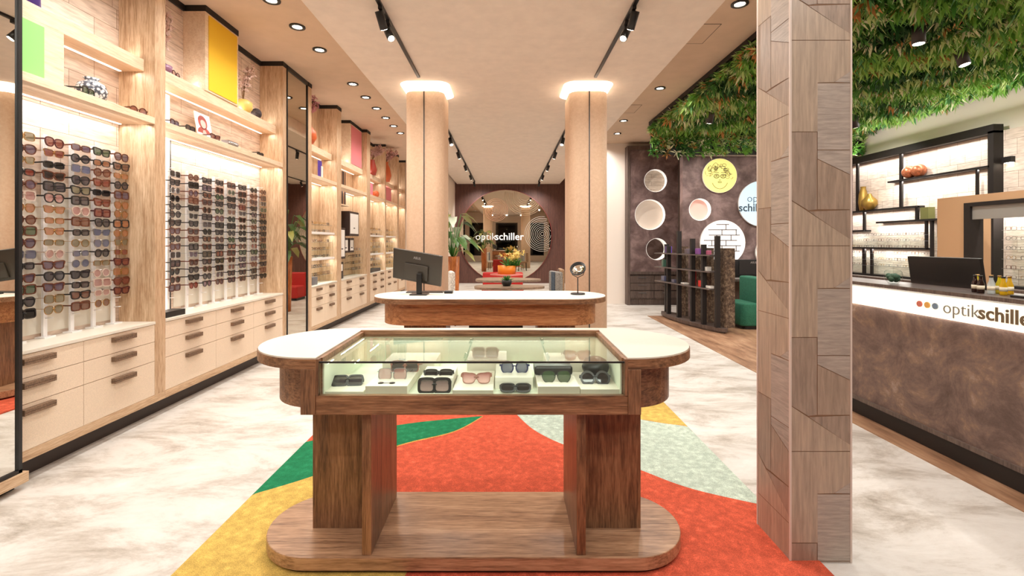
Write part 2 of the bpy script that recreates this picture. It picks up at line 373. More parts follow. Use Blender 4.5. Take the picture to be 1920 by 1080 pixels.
# ------------------------------------------------------------------ left wall units
FX, BX = -2.9, -3.2
ZCT = .80
def drawer(t, y0, y1, z0, z1):
    g = .002
    d = MB().box(FX-.02, FX-.002, y0+g, y1-g, z0+g, z1-g).build('drawer', linen, t)
    yc = (y0+y1)/2; hz = z1-.03; w = min(.1, (y1-y0)*.16)
    MB().box(FX-.004, FX+.03, yc-w, yc+w, hz-.014, hz+.006).box(FX-.002, FX+.03, yc-w, yc+w, hz-.03, hz-.012).build('handle', handle_m, d)
def unit(y0, y1, cols, label, post=(0,0), back=None, box=None, upper=True, post0=None):
    t = thing('display_cabinet', label, 'cabinet', (FX, (y0+y1)/2, 0), 'oak display cabinets along the wall')
    yp = post[1] if post[1] else y1
    MB().box(BX, FX-.1, y0, yp, 0, .13).build('plinth', plinth_m, t)
    MB().box(BX, FX, y0, yp, .13, .194).build('bottom_rail', oak_h, t, bevel=.002)
    MB().box(BX, FX-.022, y0, y1, .194, ZCT-.022).build('carcass', oak_h, t)
    MB().box(BX, FX+.006, y0, y1, ZCT-.022, ZCT).build('countertop', white_top, t, bevel=.002)
    ys = [y0+(y1-y0)*i/cols for i in range(cols+1)]
    for i in range(cols):
        for z0, z1 in ((.194,.474),(.474,.633),(.633,.776)): drawer(t, ys[i], ys[i+1], z0, z1)
    MB().box(BX-.02, BX, y0, yp, ZCT, ZS-.06).build('back_panel', back or wallpl, t)
    if post[1]: MB().box(BX, FX, post[0], post[1], .194, ZS-.06).build('side_panel', oak, t, bevel=.002)
    if post0: MB().box(BX, FX, post0[0], post0[1], .13, ZS-.06).build('side_panel', oak, t, bevel=.002)
    s = MB().box(BX, FX, y0, y1, 2.425, 2.48).build('shelf', shelf_wood, t, bevel=.002)
    MB().box(BX+.02, BX+.04, y0+.02, y1-.02, 2.419, 2.425).build('light_strip', led, s)
    if upper:
        s = MB().box(BX, -2.99, y0, y1, 2.86, 2.96).build('shelf', shelf_wood, t, bevel=.002)
        MB().box(BX+.02, BX+.04, y0+.02, y1-.02, 2.854, 2.86).build('light_strip', led, s)
    # crown follows the plan
    cr = MB(); ysegs = []
    by0, by1 = (box[0], box[1]) if box else (None, None)
    cr.box(BX-.02, BX+.02, y0, yp, ZS-.06, ZS)
    if box: cr.box(BX, box[2]+.005, by0, by1, ZS-.06, ZS)
    if post[1]: cr.box(BX, FX+.005, post[0], post[1], ZS-.06, ZS)
    if post0: cr.box(BX, FX+.005, post0[0], post0[1], ZS-.06, ZS)
    cr.build('crown', crown_m, t)
    if box:
        zb, zt = box[4] if len(box) > 4 else (2.96, ZS-.06)
        b = MB().box(BX, box[2], by0, by1, zb, zt).build('display_box', shelf_wood, t, bevel=.002)
        MB().box(box[2]-.002, box[2]+.006, by0+.05, by1-(box[5] if len(box) > 5 else .03), zb+.02, zt-.02).build('colour_panel', box[3], b)
    return t
yellow_m = plain('yellow_panel', (242,196,30), .6); greenp_m = plain('green_panel', (142,216,120), .6); pinkp_m = plain('pink_panel', (226,130,136), .6)
U1 = unit(2.57, 3.87, 2, 'nearest oak cabinet of sunglasses with two columns of linen drawers, beside the front mirror', (3.87,3.99), None, (2.58,3.17,-2.99,greenp_m,(2.48,2.86),.14), post0=(2.45,2.57))
U2 = unit(3.99, 6.08, 3, 'widest oak cabinet of sunglasses with a tall yellow box on its top shelf', (6.08,6.18), None, (4.64,5.21,-2.98,yellow_m))
U3 = unit(6.98, 8.02, 2, 'oak cabinet of eyeglass shelves just past the tall mirror panel, orange vase on top', (8.02,8.23), oak, None, post0=(6.86,6.98))
U4 = unit(8.23, 9.74, 2, 'oak cabinet with framed pictures and a tall pink panel, middle of the far run', (9.74,9.98), oak, (9.0,9.72,-3.0,pinkp_m))
U5 = unit(9.98, 11.2, 2, 'oak cabinet of eyeglass shelves holding a pink box and orange ball', (11.2,11.28), oak, None)
U6 = unit(11.28, 12.45, 2, 'oak cabinet of eyeglass shelves with an orange vase of dried flowers on top', (12.45,12.62), oak, None)
U7 = unit(12.62, 13.4, 1, 'last oak cabinet of the row, half hidden by the column', (13.4,13.44), oak, None)
MB().box(BX, BX+.006, 4.5, 6.02, ZCT+.03, 1.86).build('backing_board', white_top, U2)
MB().box(BX, BX+.006, 3.06, 3.8, ZCT+.03, 1.78).build('backing_board', white_top, U1)
# vertical light strip in the wide cabinet and seams in back panels
MB().box(BX, BX+.012, 4.10, 4.44, ZCT+.02, 2.42).build('light_strip', led, U2)
MB().box(BX, BX+.012, 4.10, 4.44, 2.5, 2.84).build('light_strip', led, U2)
MB().box(BX, BX+.014, 4.44, 4.455, ZCT, 2.42).build('edge_profile', black, U2)

def wall_mirror(y0, y1, zb, label, x=FX, mat=None):
    t = thing('wall_mirror', label, 'mirror', (x, (y0+y1)/2, 0), 'tall wall mirrors')
    MB().box(x-.03, x, y0+.02, y1-.02, zb+.02, ZS-.06).build('mirror_glass', mat or mirror_m, t)
    MB().box(x-.04, x+.012, y0, y0+.02, zb, ZS-.04).box(x-.04, x+.012, y1-.02, y1, zb, ZS-.04).box(x-.04, x+.012, y0, y1, ZS-.06, ZS).box(x-.04, x+.012, y0, y1, zb, zb+.02).build('frame', black, t)
    MB().box(BX, x-.035, y0, y1, 0.001, ZS).build('backing', black, t)
    return t
m1 = wall_mirror(1.5, 2.76, .1, 'tall black-framed mirror at the front of the sunglasses wall', -2.86)
MB().box(-3.1, -2.83, 1.4, 2.78, .04, .1).build('base_board', oak_h, m1)
MB().box(-3.1, -2.9, 1.5, 2.6, 0, .04).build('foot', black, m1)
m2_ = wall_mirror(6.2, 6.85, .0, 'tall narrow mirror panel between the second and third oak cabinets', -2.91, mirror_d)

# ------------------------------------------------------------------ glasses
def lens_outline(kind, n=22):
    pts = []
    for i in range(n):
        a = 2*PI*i/n; c, s = math.cos(a), math.sin(a)
        if kind == 'round': x, z = .025*c, .024*s
        elif kind == 'square':
            e = .5; x = .029*math.copysign(abs(c)**e, c); z = .024*math.copysign(abs(s)**e, s)
        elif kind == 'rect':
            e = .6; x = .027*math.copysign(abs(c)**e, c); z = .018*math.copysign(abs(s)**e, s)
        elif kind == 'cat':
            e = .7; x = .029*math.copysign(abs(c)**e, c); z = .021*math.copysign(abs(s)**e, s)
            if z > 0: z += .22*max(0, x)
            x *= 1.0+(.12 if z > 0 else -.12)
        else:   # aviator drop
            e = .75; x = .029*math.copysign(abs(c)**e, c); z = .024*math.copysign(abs(s)**e, s)
            if z < 0: x *= 1+z*9; z *= 1.1
        pts.append((x, z))
    return pts
def make_glasses(name, kind, fm, lm, label, cat, rim=.004, folded=False, simple=False, temple=None, hide=True):
    t = thing(name, label, cat)
    out = lens_outline(kind, 14 if simple else 24); fr = MB(); n = len(out); lens = []
    for sgn in (-1, 1):
        cx = .034*sgn
        L = [(cx+sgn*x, z) for x, z in out]; r = math.hypot(.025, .02)
        O = [(cx+sgn*x*(1+rim/.027), z*(1+rim/.021)) for x, z in out]
        y0, y1 = -.0025, .0025
        vs = [(p[0], y0, p[1]) for p in L]+[(p[0], y0, p[1]) for p in O]+[(p[0], y1, p[1]) for p in O]+[(p[0], y1, p[1]) for p in L]
        fs = []
        for i in range(n):
            j = (i+1) % n
            for k in range(4): l = (k+1) % 4; fs.append((k*n+i, k*n+j, l*n+j, l*n+i))
        fr.add(vs, fs)
        lens.append(MB().add([(p[0], .0, p[1]) for p in L], [tuple(range(n))]))
    bz = .008
    fr.tube([(-.010,-.001,bz-.004),(0,-.003,bz),(.010,-.001,bz-.004)], .0022 if rim < .003 else .003, 6)
    tz = .010; th = .0012 if rim < .003 else .0045
    fr.box(-.070,-.060,-.002,.004,tz-th,tz+th).box(.060,.070,-.002,.004,tz-th,tz+th)
    temples = []
    for sgn in (-1, 1):
        if folded:
            b = .010 if sgn < 0 else .016
            tm = MB().box(sgn*.070, sgn*(-.055), b, b+.003, tz-th-.002, tz+th)
            tm.box(sgn*.067, sgn*.070, .004, b, tz-th, tz+th)
        else:
            x = sgn*.069
            tm = MB().add([(x-.0015,.003,tz-th),(x+.0015,.003,tz-th),(x+.0015,.003,tz+th),(x-.0015,.003,tz+th),
                           (x-.0015,.10,tz-th),(x+.0015,.10,tz-th),(x+.0015,.10,tz+th),(x-.0015,.10,tz+th),
                           (x-.0012-sgn*.004,.138,tz-.026),(x+.0012-sgn*.004,.138,tz-.026),(x+.0012-sgn*.004,.142,tz-.018),(x-.0012-sgn*.004,.142,tz-.018)],
                          [(0,1,2,3),(0,4,5,1),(1,5,6,2),(2,6,7,3),(3,7,4,0),(4,8,9,5),(5,9,10,6),(6,10,11,7),(7,11,8,4),(8,11,10,9)])
        temples.append(tm)
    if simple:
        for tm in temples: fr.add(tm.v, tm.f)
        for l in lens: fr.add(l.v, l.f, 1)
        me = fr.build(name, [fm, lm]); C.objects.unlink(t); bpy.data.objects.remove(t)
        tag(me, label, cat); return me
    fr.build('frame', fm, t)
    for l in lens: l.build('lens', lm, t)
    for tm in temples: tm.build('temple', temple or fm, t)
    return t
def lensm(n, c, a=.86): return plain('lens_'+n, c, .06, alpha=a)
LM = {'dark grey': lensm('dark_grey', (52,46,50)), 'brown': lensm('brown', (104,66,50)), 'black': lensm('black', (24,20,20), .95), 'smoky purple': lensm('purple', (86,70,84)),
      'green': lensm('green', (58,76,50)), 'amber': lensm('amber', (150,96,62), .8), 'rose': lensm('rose', (160,112,104), .7), 'blue-grey': lensm('blue_grey', (78,82,104)), 'red-brown': lensm('red_brown', (112,52,40)), 'olive': lensm('olive', (112,102,78), .8)}
FM = {'black': blackp, 'tortoiseshell': plain('tortoise', (84,44,26), .3, noise=.4, nscale=120), 'gold': plain('gold_wire', (190,150,90), .3, 1), 'clear': plain('clear_plastic', (206,186,170), .2, alpha=.7),
      'silver': plain('silver_wire', (170,170,172), .3, 1), 'burgundy': plain('burgundy_plastic', (70,24,26), .3), 'brown': plain('brown_plastic', (110,66,44), .3)}
SUN = {}
def proto(fr, le, kind):
    k = (fr, le, kind)
    if k not in SUN:
        SUN[k] = [make_glasses('sunglasses', kind, FM[fr], LM[le], 'x', 'sunglasses', .0018 if fr in ('gold','silver') else (.006 if kind in ('square','cat') else .0045)), False]
    return SUN[k]
def place(p, loc, rot, label, group):
    p[0].scale = (1.1,)*3
    if not p[1]:
        p[1] = True; r = p[0]; r.location = loc; r.rotation_euler = rot; r['label'] = label; r['group'] = group; return r
    return dup(p[0], loc, rot, label, group)
A1 = {0: ['olive','smoky purple','olive','red-brown','smoky purple','rose','amber','brown','green','smoky purple','blue-grey','dark grey','smoky purple','green','dark grey','black'],
      1: ['red-brown','red-brown','black','black','dark grey','rose','amber','amber','amber','olive','rose','smoky purple','dark grey','smoky purple','olive','olive'],
      2: ['smoky purple','dark grey','blue-grey','dark grey','olive','dark grey','rose','brown','dark grey','olive','blue-grey','blue-grey','dark grey','dark grey','brown','brown'],
      3: ['green','amber','brown','red-brown','black','red-brown','red-brown','dark grey','blue-grey','blue-grey','dark grey','olive','rose','rose','rose','brown'],
      4: ['smoky purple','brown','amber','dark grey','smoky purple','amber','amber','amber','amber','olive','red-brown','red-brown','amber','red-brown','red-brown','brown']}
FR = {'black':'black','dark grey':'black','smoky purple':'tortoiseshell','brown':'tortoiseshell','red-brown':'burgundy','amber':'gold','rose':'clear','olive':'gold','green':'black','blue-grey':'silver'}
KN = ['square','cat','round','aviator','rect']
rowY = [3.01, 3.21, 3.41, 3.59, 3.77]
def holder(y, z0, z1, n, pitch, label, g):
    t = thing('glasses_holder', label, 'display rod', (-3.16, y, z0), g)
    MB().box(-3.17, -3.155, y-.014, y+.014, z0, z1).build('rod', acrylic, t)
    pg = MB()
    for i in range(n): zz = z0+.13+i*pitch; pg.tube([(-3.155, y, zz), (-3.10, y, zz+.004)], .003, 5)
    pg.build('pegs', acrylic, t)
    MB().box(-3.19, -3.12, y-.04, y+.04, z0-.004, z0+.006).build('foot', acrylic, t)
R90 = (0, 0, PI/2)
for c, y in enumerate(rowY):
    n = 16 if c < 4 else 15; zt = 2.135
    holder(y, ZCT+.004, 2.19, 17, .0762, 'white peg rod of sunglasses, %s column of the cabinet beside the front mirror' % ORD[c], 'sunglasses rods, nearest cabinet')
    for r in range(n):
        le = A1[c][r]; fr = FR[le]
        if random.random() < .25: fr = random.choice(['black','tortoiseshell','gold'])
        kind = KN[(r*3+c*2+random.randint(0, 1)) % 5]
        ya = random.uniform(-.06, .10)
        place(proto(fr, le, kind), (-3.095, y+random.uniform(-.004,.004), zt-r*.0762+random.uniform(-.003,.003)), (random.uniform(-.05,.05), random.uniform(-.03,.03), PI/2+ya),
              '%s-framed sunglasses with %s lenses, %s from top in %s column, nearest cabinet' % (fr, le, ORD[r], ORD[c]), 'sunglasses on the nearest cabinet')
colY2 = [4.38, 4.64, 4.85, 5.06, 5.28, 5.50, 5.75, 5.97]
pal2 = ['black','dark grey','black','brown','dark grey','dark grey','smoky purple','black','dark grey','black','green','red-brown']
for c, y in enumerate(colY2):
    holder(y, ZCT+.004, 2.16, 17, .0757, 'white peg rod of sunglasses, %s column of the widest cabinet' % ORD[c], 'sunglasses rods, widest cabinet')
    for r in range(15):
        le = random.choice(pal2); fr = random.choice(['black','black','tortoiseshell', FR[le]]); kind = random.choice(['square','cat','round'])
        if random.random() < .1: fr = 'silver'
        place(proto(fr, le, kind), (-3.095, y+random.uniform(-.004,.004), 2.09-r*.0757+random.uniform(-.003,.003)), (random.uniform(-.05,.05), random.uniform(-.03,.03), PI/2+random.uniform(-.05,.12)),
              '%s-framed sunglasses with %s lenses, %s from top in %s column, widest cabinet' % (fr, le, ORD[r], ORD[c]), 'sunglasses on the widest cabinet')
# eyeglasses on rails
demo = plain('demo_lens', (230,236,238), .05, alpha=.06)
EG = [make_glasses('eyeglasses', k, FM[f], demo, '%s eyeglasses' % f, 'eyeglasses', rr, simple=True) for k, f, rr in (('round','black',.002),('rect','silver',.0018),('square','brown',.0025),('rect','brown',.0022),('round','gold',.0018))]
egused = [False]*5; EFR = ['black round','silver rectangular','brown square','brown rectangular','gold round']
def eg(loc, rot, label, group):
    k = random.randrange(5)
    if not egused[k]: egused[k] = True; o = EG[k]
    else: o = EG[k].copy(); C.objects.link(o)
    o.location = loc; o.rotation_euler = rot; o['label'] = EFR[k]+' eyeglasses, '+label; o['group'] = group
    return o
def eyerack(U, y0, y1, nper, rows, cname):
    for i, (z, kind) in enumerate(rows):
        if kind == 'shelf': s = MB().box(BX, FX-.04, y0, y1, z-.035, z).build('glasses_shelf', acrylic, U)
        else:
            gr = MB().box(BX+.0, BX+.22, y0, y1-.01, z-.004, z).build('glasses_rail', glass_low, U); MB().box(BX+.218, BX+.222, y0, y1-.01, z-.004, z).build('rail_edge', FM['silver'], gr)
        for k in range(nper):
            y = y0+.09+(y1-y0-.18)*k/(nper-1)
            eg((-3.02, y, z+.022), (0, 0, PI/2+random.uniform(-.1,.1)), '%s from near end on %s rail, %s' % (ORD[k], ORD[i], cname), 'eyeglasses, '+cname)
ROWS = [(1.74,'rail'),(1.62,'shelf'),(1.46,'rail'),(1.335,'rail'),(1.21,'shelf'),(1.06,'rail'),(.93,'rail')]
eyerack(U3, 6.98, 8.02, 6, ROWS, 'cabinet past the tall mirror')
eyerack(U5, 9.98, 11.2, 6, ROWS, 'pink box cabinet')
eyerack(U6, 11.28, 12.45, 5, ROWS, 'dried flower cabinet')
eyerack(U4, 9.15, 9.72, 3, [(1.3,'rail'),(1.17,'rail'),(1.04,'rail'),(.92,'rail')], 'framed picture cabinet')
spotled = emis('shelf_spot', (255,246,230), 2)
# framed pictures and box lights in cabinet 4
dkframe = plain('dark_frame', (58,42,36), .5); picw = plain('white_print', (240,236,230), .5)
def framed(x, y0, y1, z0, z1, depth, label, g='framed prints'):
    t = thing('framed_picture', label, 'picture', (x, (y0+y1)/2, z0), g)
    MB().box(x-depth, x, y0, y1, z0, z1).build('frame', dkframe, t)
    MB().box(x-.002, x+.003, y0+.04, y1-.04, z0+.04, z1-.04).build('print', picw, t)
    MB().box(x+.0, x+.004, (y0+y1)/2-.05, (y0+y1)/2+.04, z0+(z1-z0)*.3, z0+(z1-z0)*.3+.02).build('print_caption', black, t)
framed(-2.93, 8.75, 9.3, 1.58, 2.04, .27, 'dark boxed white print, uppermost in the framed picture cabinet')
framed(-2.95, 8.26, 8.58, 1.16, 1.72, .22, 'tall narrow white print in dark frame at the near side of the picture cabinet')
framed(-3.0, 8.62, 8.9, 1.26, 1.54, .18, 'small white print in dark frame beside the tall narrow one')
framed(-3.0, 8.96, 9.22, 1.26, 1.54, .18, 'small white print in dark frame, farther of the small pair')
framed(-2.98, 8.26, 8.56, ZCT+.1, 1.10, .2, 'white print in dark frame standing low above the drawers')
MB().box(-3.18, -2.98, 8.26, 8.56, ZCT, ZCT+.1).build('riser', blackp, U4)
one('display_stand', MB().box(-3.05, -2.93, 4.02, 4.28, ZCT, ZCT+.05), black, 'low black block at the near end of the widest cabinet counter', 'stand', (-3.0,4.15,ZCT))
one('sign_block', MB().box(-3.05, -2.95, 7.12, 7.32, ZCT, ZCT+.12), plain('grey_block', (110,112,116), .3), 'grey block standing on the counter past the tall mirror', 'display block', (-3.0,7.2,ZCT))

# decor
orange_m = plain('orange_ceramic', (206,100,52), .4); gold_m = plain('gold_ceramic', (176,142,70), .3, .6); purple_m = plain('purple_glaze', (84,60,150), .3)
petal = plain('pale_petal', (232,206,196), .7); dry = plain('dry_stem', (128,96,60), .8); leafg = plain('leaf_green', (64,128,52), .6); petal_y = plain('yellow_petal', (232,206,120), .7)
def lathe_vase(prof, c, mat, label, name='vase', seg=24):
    return one(name, MB().lathe(prof, c, seg), mat, label, 'vase', c)
def sprigs(c, h, spread, n, blossoms, t, bm, seed=1, bs=.018):
    rd = random.Random(seed); st = MB(); bl = MB()
    wallside = c[0] < -2.5
    for i in range(n):
        a = rd.uniform(-PI/2, PI/2) if wallside else rd.uniform(0, 2*PI); sx, sy = math.cos(a)*spread*rd.uniform(.3,1), math.sin(a)*spread*rd.uniform(.3,1); hh = h*rd.uniform(.6,1)
        pts = [(c[0]+sx*q*q, c[1]+sy*q*q+.015*math.sin(9*q+i), c[2]+hh*q) for q in (0,.25,.5,.75,1)]
        st.tube(pts, .004, 5, r2=.0015)
        for k in range(blossoms):
            q = rd.uniform(.45, 1.0); p = (c[0]+sx*q*q+rd.uniform(-.03,.03), c[1]+sy*q*q+rd.uniform(-.03,.03), c[2]+hh*q+rd.uniform(-.03,.03))
            st.tube([(c[0]+sx*q*q, c[1]+sy*q*q, c[2]+hh*q), p], .0012, 4)
            for pa in range(5):
                b = 2*PI*pa/5; u = Vector((rd.uniform(-1,1), rd.uniform(-1,1), rd.uniform(-1,1))).normalized(); w = u.orthogonal().normalized(); x = u.cross(w)
                d = (w*math.cos(b)+x*math.sin(b))*bs; e = (w*math.cos(b+.9)+x*math.sin(b+.9))*bs*.8
                P_ = Vector(p); bl.add([P_, P_+d*.7+u*.002, P_+d+e*.4+u*.004, P_+e*.7], [(0,1,2,3)])
    st.build('stems', dry, t); o = bl.build('blossoms', bm, t); o['kind'] = 'stuff'; o['label'] = 'small blossoms on the stems'
# cabinet 1
vp, nt, b = base_mat('patterned_glaze')
br = N(nt, 'ShaderNodeTexVoronoi', Scale=42.0); nt.links.new(coords(nt,(1,1,1)), br.inputs['Vector'])
nt.links.new(ramp(nt, br.outputs['Distance'], [(.35,(224,222,222)),(.6,(70,74,84))]), b.inputs['Base Color']); b.inputs['Roughness'].default_value = .25
lathe_vase([(.001,0),(.05,0),(.085,.04),(.095,.09),(.08,.135),(.045,.155),(.035,.165),(.05,.18),(.044,.18),(.03,.165)], (-3.06,3.46,2.48), vp, 'squat grey and white patterned vase on the lower shelf of the nearest cabinet')
def shelf_sun(loc, fr, le, kind, rz, label): place(proto(fr, le, kind), loc, (0,0,rz), label, 'sunglasses lying on the upper shelves')
shelf_sun((-2.94,3.30,2.506), 'black','green','square', PI/2+.3, 'black sunglasses with green lenses in front of the patterned vase')
shelf_sun((-2.95,3.76,2.506), 'tortoiseshell','red-brown','round', PI/2-.2, 'tortoiseshell sunglasses at the far end of the lower shelf beside the patterned vase')
shelf_sun((-2.95,4.17,2.507), 'burgundy','blue-grey','square', PI/2+.2, 'burgundy sunglasses with blue-grey lenses at near end of the widest cabinet lower shelf')
shelf_sun((-2.95,4.38,2.507), 'black','dark grey','square', PI/2+.1, 'black sunglasses beside the leaning picture on the widest cabinet lower shelf')
shelf_sun((-2.93,4.72,2.507), 'burgundy','red-brown','cat', PI/2, 'burgundy sunglasses in front of the leaning picture')
shelf_sun((-3.03,4.30,2.986), 'burgundy','rose','round', PI/2+.2, 'rose lensed sunglasses beside the potted orchid on the top shelf')
shelf_sun((-2.95,5.62,2.507), 'black','black','rect', PI/2, 'small black sunglasses near the far end of the widest cabinet lower shelf')
lathe_vase([(.001,0),(.09,0),(.085,.12),(.04,.25),(.05,.28)], (-3.08,2.98,2.96), purple_m, 'purple patterned vase on the top shelf of the nearest cabinet')
# orchid and dried flowers in cabinet 2
t = thing('potted_orchid', 'pale orchid in a mauve bowl at the near end of the yellow box shelf', 'plant', (-3.09,4.19,2.96))
MB().lathe([(.001,0),(.05,0),(.085,.03),(.09,.07),(.08,.07)], (-3.09,4.19,2.96)).build('bowl', plain('mauve_glaze', (150,110,140), .3), t)
MB().ball((-3.09,4.19,3.03), .06, 0, .6).build('moss', leafg, t)
sprigs((-3.09,4.19,3.04), .5, .13, 9, 9, t, petal, 3, .036)
t = thing('flower_vase', 'dried flower arrangement in a pale yellow bowl on the far side of the yellow box', 'plant', (-3.09,5.5,2.96))
MB().lathe([(.001,0),(.05,0),(.10,.06),(.10,.13),(.06,.16)], (-3.09,5.5,2.96)).build('bowl', plain('pale_yellow_glaze', (222,198,110), .4), t)
sprigs((-3.09,5.5,3.1), .45, .13, 9, 8, t, petal, 5, .034)
one('pinecone', MB().ball((-3.05,5.72,3.02), .06, 0, 1.1), plain('dark_cone', (60,50,52), .8, noise=.4, nscale=50), 'dark cone-shaped ornament beside the yellow bowl of dried flowers', 'ornament', (-3.05,5.72,2.96))
# leaning picture
def leaning(y, w, h, label, base=2.48, x=-3.0, stops=None):
    t = thing('photo_card', label, 'picture', (x, y, base))
    a = .18; M = Matrix.Translation((x,y,base)) @ Matrix.Rotation(-a, 4, 'Y')
    MB().box(-.008, 0, -w/2, w/2, 0, h).xf(M).build('card', picw, t)
    MB().prism([(-.01+w*.30*math.cos(2*PI*i/20), h*.68+h*.24*math.sin(2*PI*i/20)) for i in range(20)], 0, .002, 0, False, 'x').prism([(-.01+w*.42*math.cos(PI*i/12), h*.30+h*.22*math.sin(PI*i/12)) for i in range(13)], .0, .002, 0, False, 'x').xf(M).build('portrait', plain('portrait_red', (150,60,48), .6), t)
    MB().prism([(-.01+w*.17*math.cos(2*PI*i/20), h*.62+h*.15*math.sin(2*PI*i/20)) for i in range(20)], .002, .004, 0, False, 'x').prism([(-.01+w*.12*math.cos(2*PI*i/20), h*.30+h*.12*math.sin(2*PI*i/20)) for i in range(20)], .002, .004, 0, False, 'x').xf(M).build('portrait_dress', plain('portrait_pale', (196,160,150), .6), t)
leaning(4.82, .24, .3, 'leaning portrait card in red and white on the widest cabinet lower shelf', x=-3.08)
t = thing('jewel_tray', 'small silver perforated box beside the portrait card', 'box', (-3.0,5.08,2.48))
m3 = MB().box(-3.04,-2.96,5.0,5.18,2.48,2.49)
for k in range(6): m3.ring((-2.96,5.01+k*.03,2.52), .008, .014, -.01, .01, 10)
m3.box(-3.04,-2.965,5.0,5.18,2.49,2.545).build('box_body', FM['silver'], t)
# cabinet 3
t = thing('flower_vase', 'orange vase with pink blossom twigs on top of the cabinet past the tall mirror', 'vase', (-3.02,7.15,2.96))
MB().lathe([(.001,0),(.07,0),(.12,.09),(.11,.18),(.05,.26),(.035,.38),(.045,.42)], (-3.02,7.15,2.96)).build('vase_body', orange_m, t)
sprigs((-3.02,7.2,3.34), .40, .16, 6, 9, t, plain('pink_petal', (214,150,160), .7), 9, .03)
leaning(7.2, .16, .2, 'small portrait card near the front of the third cabinet lower shelf', x=-3.05)
t = thing('folded_leaflet', 'purple and white folded leaflet standing on the third cabinet lower shelf', 'leaflet', (-3.0,7.55,2.48))
MB().add([(-3.0,7.45,2.48),(-2.98,7.56,2.48),(-2.98,7.56,2.76),(-3.0,7.45,2.76)], [(0,1,2,3)]).add([(-2.98,7.56,2.48),(-3.03,7.7,2.48),(-3.03,7.7,2.76),(-2.98,7.56,2.76)], [(0,1,2,3)]).build('leaflet_cover', purple_m, t)
MB().box(-2.979,-2.974,7.53,7.60,2.49,2.68).build('leaflet_page', picw, t)
# cabinet 4 books
bookm = [plain('book_brown', (96,60,44), .6), plain('book_black', (36,30,30), .6), plain('book_tan', (150,112,80), .6)]
for s_, (z, yy) in enumerate(((2.48,8.3),(2.05,8.3))):
    for k in range(7):
        w = .035; y = yy+k*.05
        if z == 2.05: z0, z1 = 2.14, 2.38
        else: z0, z1 = 2.48, 2.74
        mbk = MB().box(-3.18,-2.96,y,y+w,z0,z1)
        one('book', mbk, bookm[(k+s_) % 3], '%s book from the near end, %s row of the picture cabinet' % (ORD[k], ['upper','lower'][s_]), 'book', (-3.07,y,z0), 'books in the picture cabinet')
MB().box(BX, FX-.03, 8.23, 8.75, 2.12, 2.14).build('book_shelf', shelf_wood, U4)
one('vase', MB().lathe([(.001,0),(.05,0),(.06,.2),(.04,.24)], (-3.0,8.36,2.96)), plain('grey_vase', (170,160,150), .4, noise=.3, nscale=60), 'small mottled grey vase beside the tall pink panel', 'vase', (-3.0,8.36,2.96))
one('gift_box', MB().box(-3.15,-2.95,10.05,10.35,2.48,2.74), plain('pink_box', (232,140,160), .5), 'pink box on the lower shelf of the fifth cabinet', 'box', (-3.05,10.2,2.48), bevel=.004)
one('orange_ball', MB().ball((-3.0,10.75,2.56), .08), orange_m, 'orange ceramic ball beside the pink box', 'ornament', (-3.0,10.75,2.48))
one('gift_box', MB().box(-3.15,-2.95,11.4,12.0,2.48,2.82), plain('rose_box', (226,124,134), .5), 'large rose pink box on the lower shelf of the sixth cabinet', 'box', (-3.05,11.7,2.48), bevel=.004)
t = thing('flower_vase', 'tall orange vase with bushy dried flowers on top of the sixth cabinet', 'vase', (-2.98,11.6,2.96))
MB().lathe([(.001,0),(.09,0),(.13,.15),(.1,.32),(.05,.42),(.06,.48)], (-2.98,11.6,2.96)).build('vase_body', orange_m, t)
sprigs((-2.98,11.6,3.4), .36, .4, 14, 12, t, plain('dusty_petal', (206,160,150), .7), 11, .045)
t = thing('flower_vase', 'red vase with trailing dusty flowers on top of the fifth cabinet', 'vase', (-3.0,10.5,2.96))
MB().lathe([(.001,0),(.07,0),(.1,.12),(.05,.3),(.05,.34)], (-3.0,10.5,2.96)).build('vase_body', plain('brick_red_glaze', (160,60,44), .4), t)
sprigs((-3.0,10.5,3.28), .34, .34, 12, 11, t, plain('dusky_petal', (190,150,140), .7), 12, .045)
one('glasses_tray', MB().box(-3.1,-2.93,10.1,10.9,ZCT,ZCT+.07), black, 'low black tray on the counter of the pink box cabinet', 'tray', (-3.0,10.5,ZCT))

# ------------------------------------------------------------------ display tables
TX = -.155
def c_shape(cx, y0, y1, L, R, x0, x1, yb):     # stadium with a rectangle cut from the front
    cy = (y0+y1)/2; p = []
    p.append((x1, y0))
    p += [(cx+L-R+R*math.cos(a), cy+R*math.sin(a)) for a in [-PI/2+PI*i/20 for i in range(21)]]
    p += [(cx-L+R+R*math.cos(a), cy+R*math.sin(a)) for a in [PI/2+PI*i/20 for i in range(21)]]
    p += [(x0, y0), (x0, yb), (x1, yb)]
    return p
y0, y1 = 1.99, 2.695; R = (y1-y0)/2; cy = (y0+y1)/2; X0, X1, YB = -.812, .515, 2.613
t = thing('display_table', 'foremost walnut display table with round ends and a built-in glass vitrine', 'table', (TX, cy, 0))
def cutpoly(mb_, pts, z0, z1):
    # concave C split in three convex-ish pieces
    n = len(pts)
    left = [p for p in pts if p[0] <= X0+1e-6]; right = [p for p in pts if p[0] >= X1-1e-6]
    return mb_
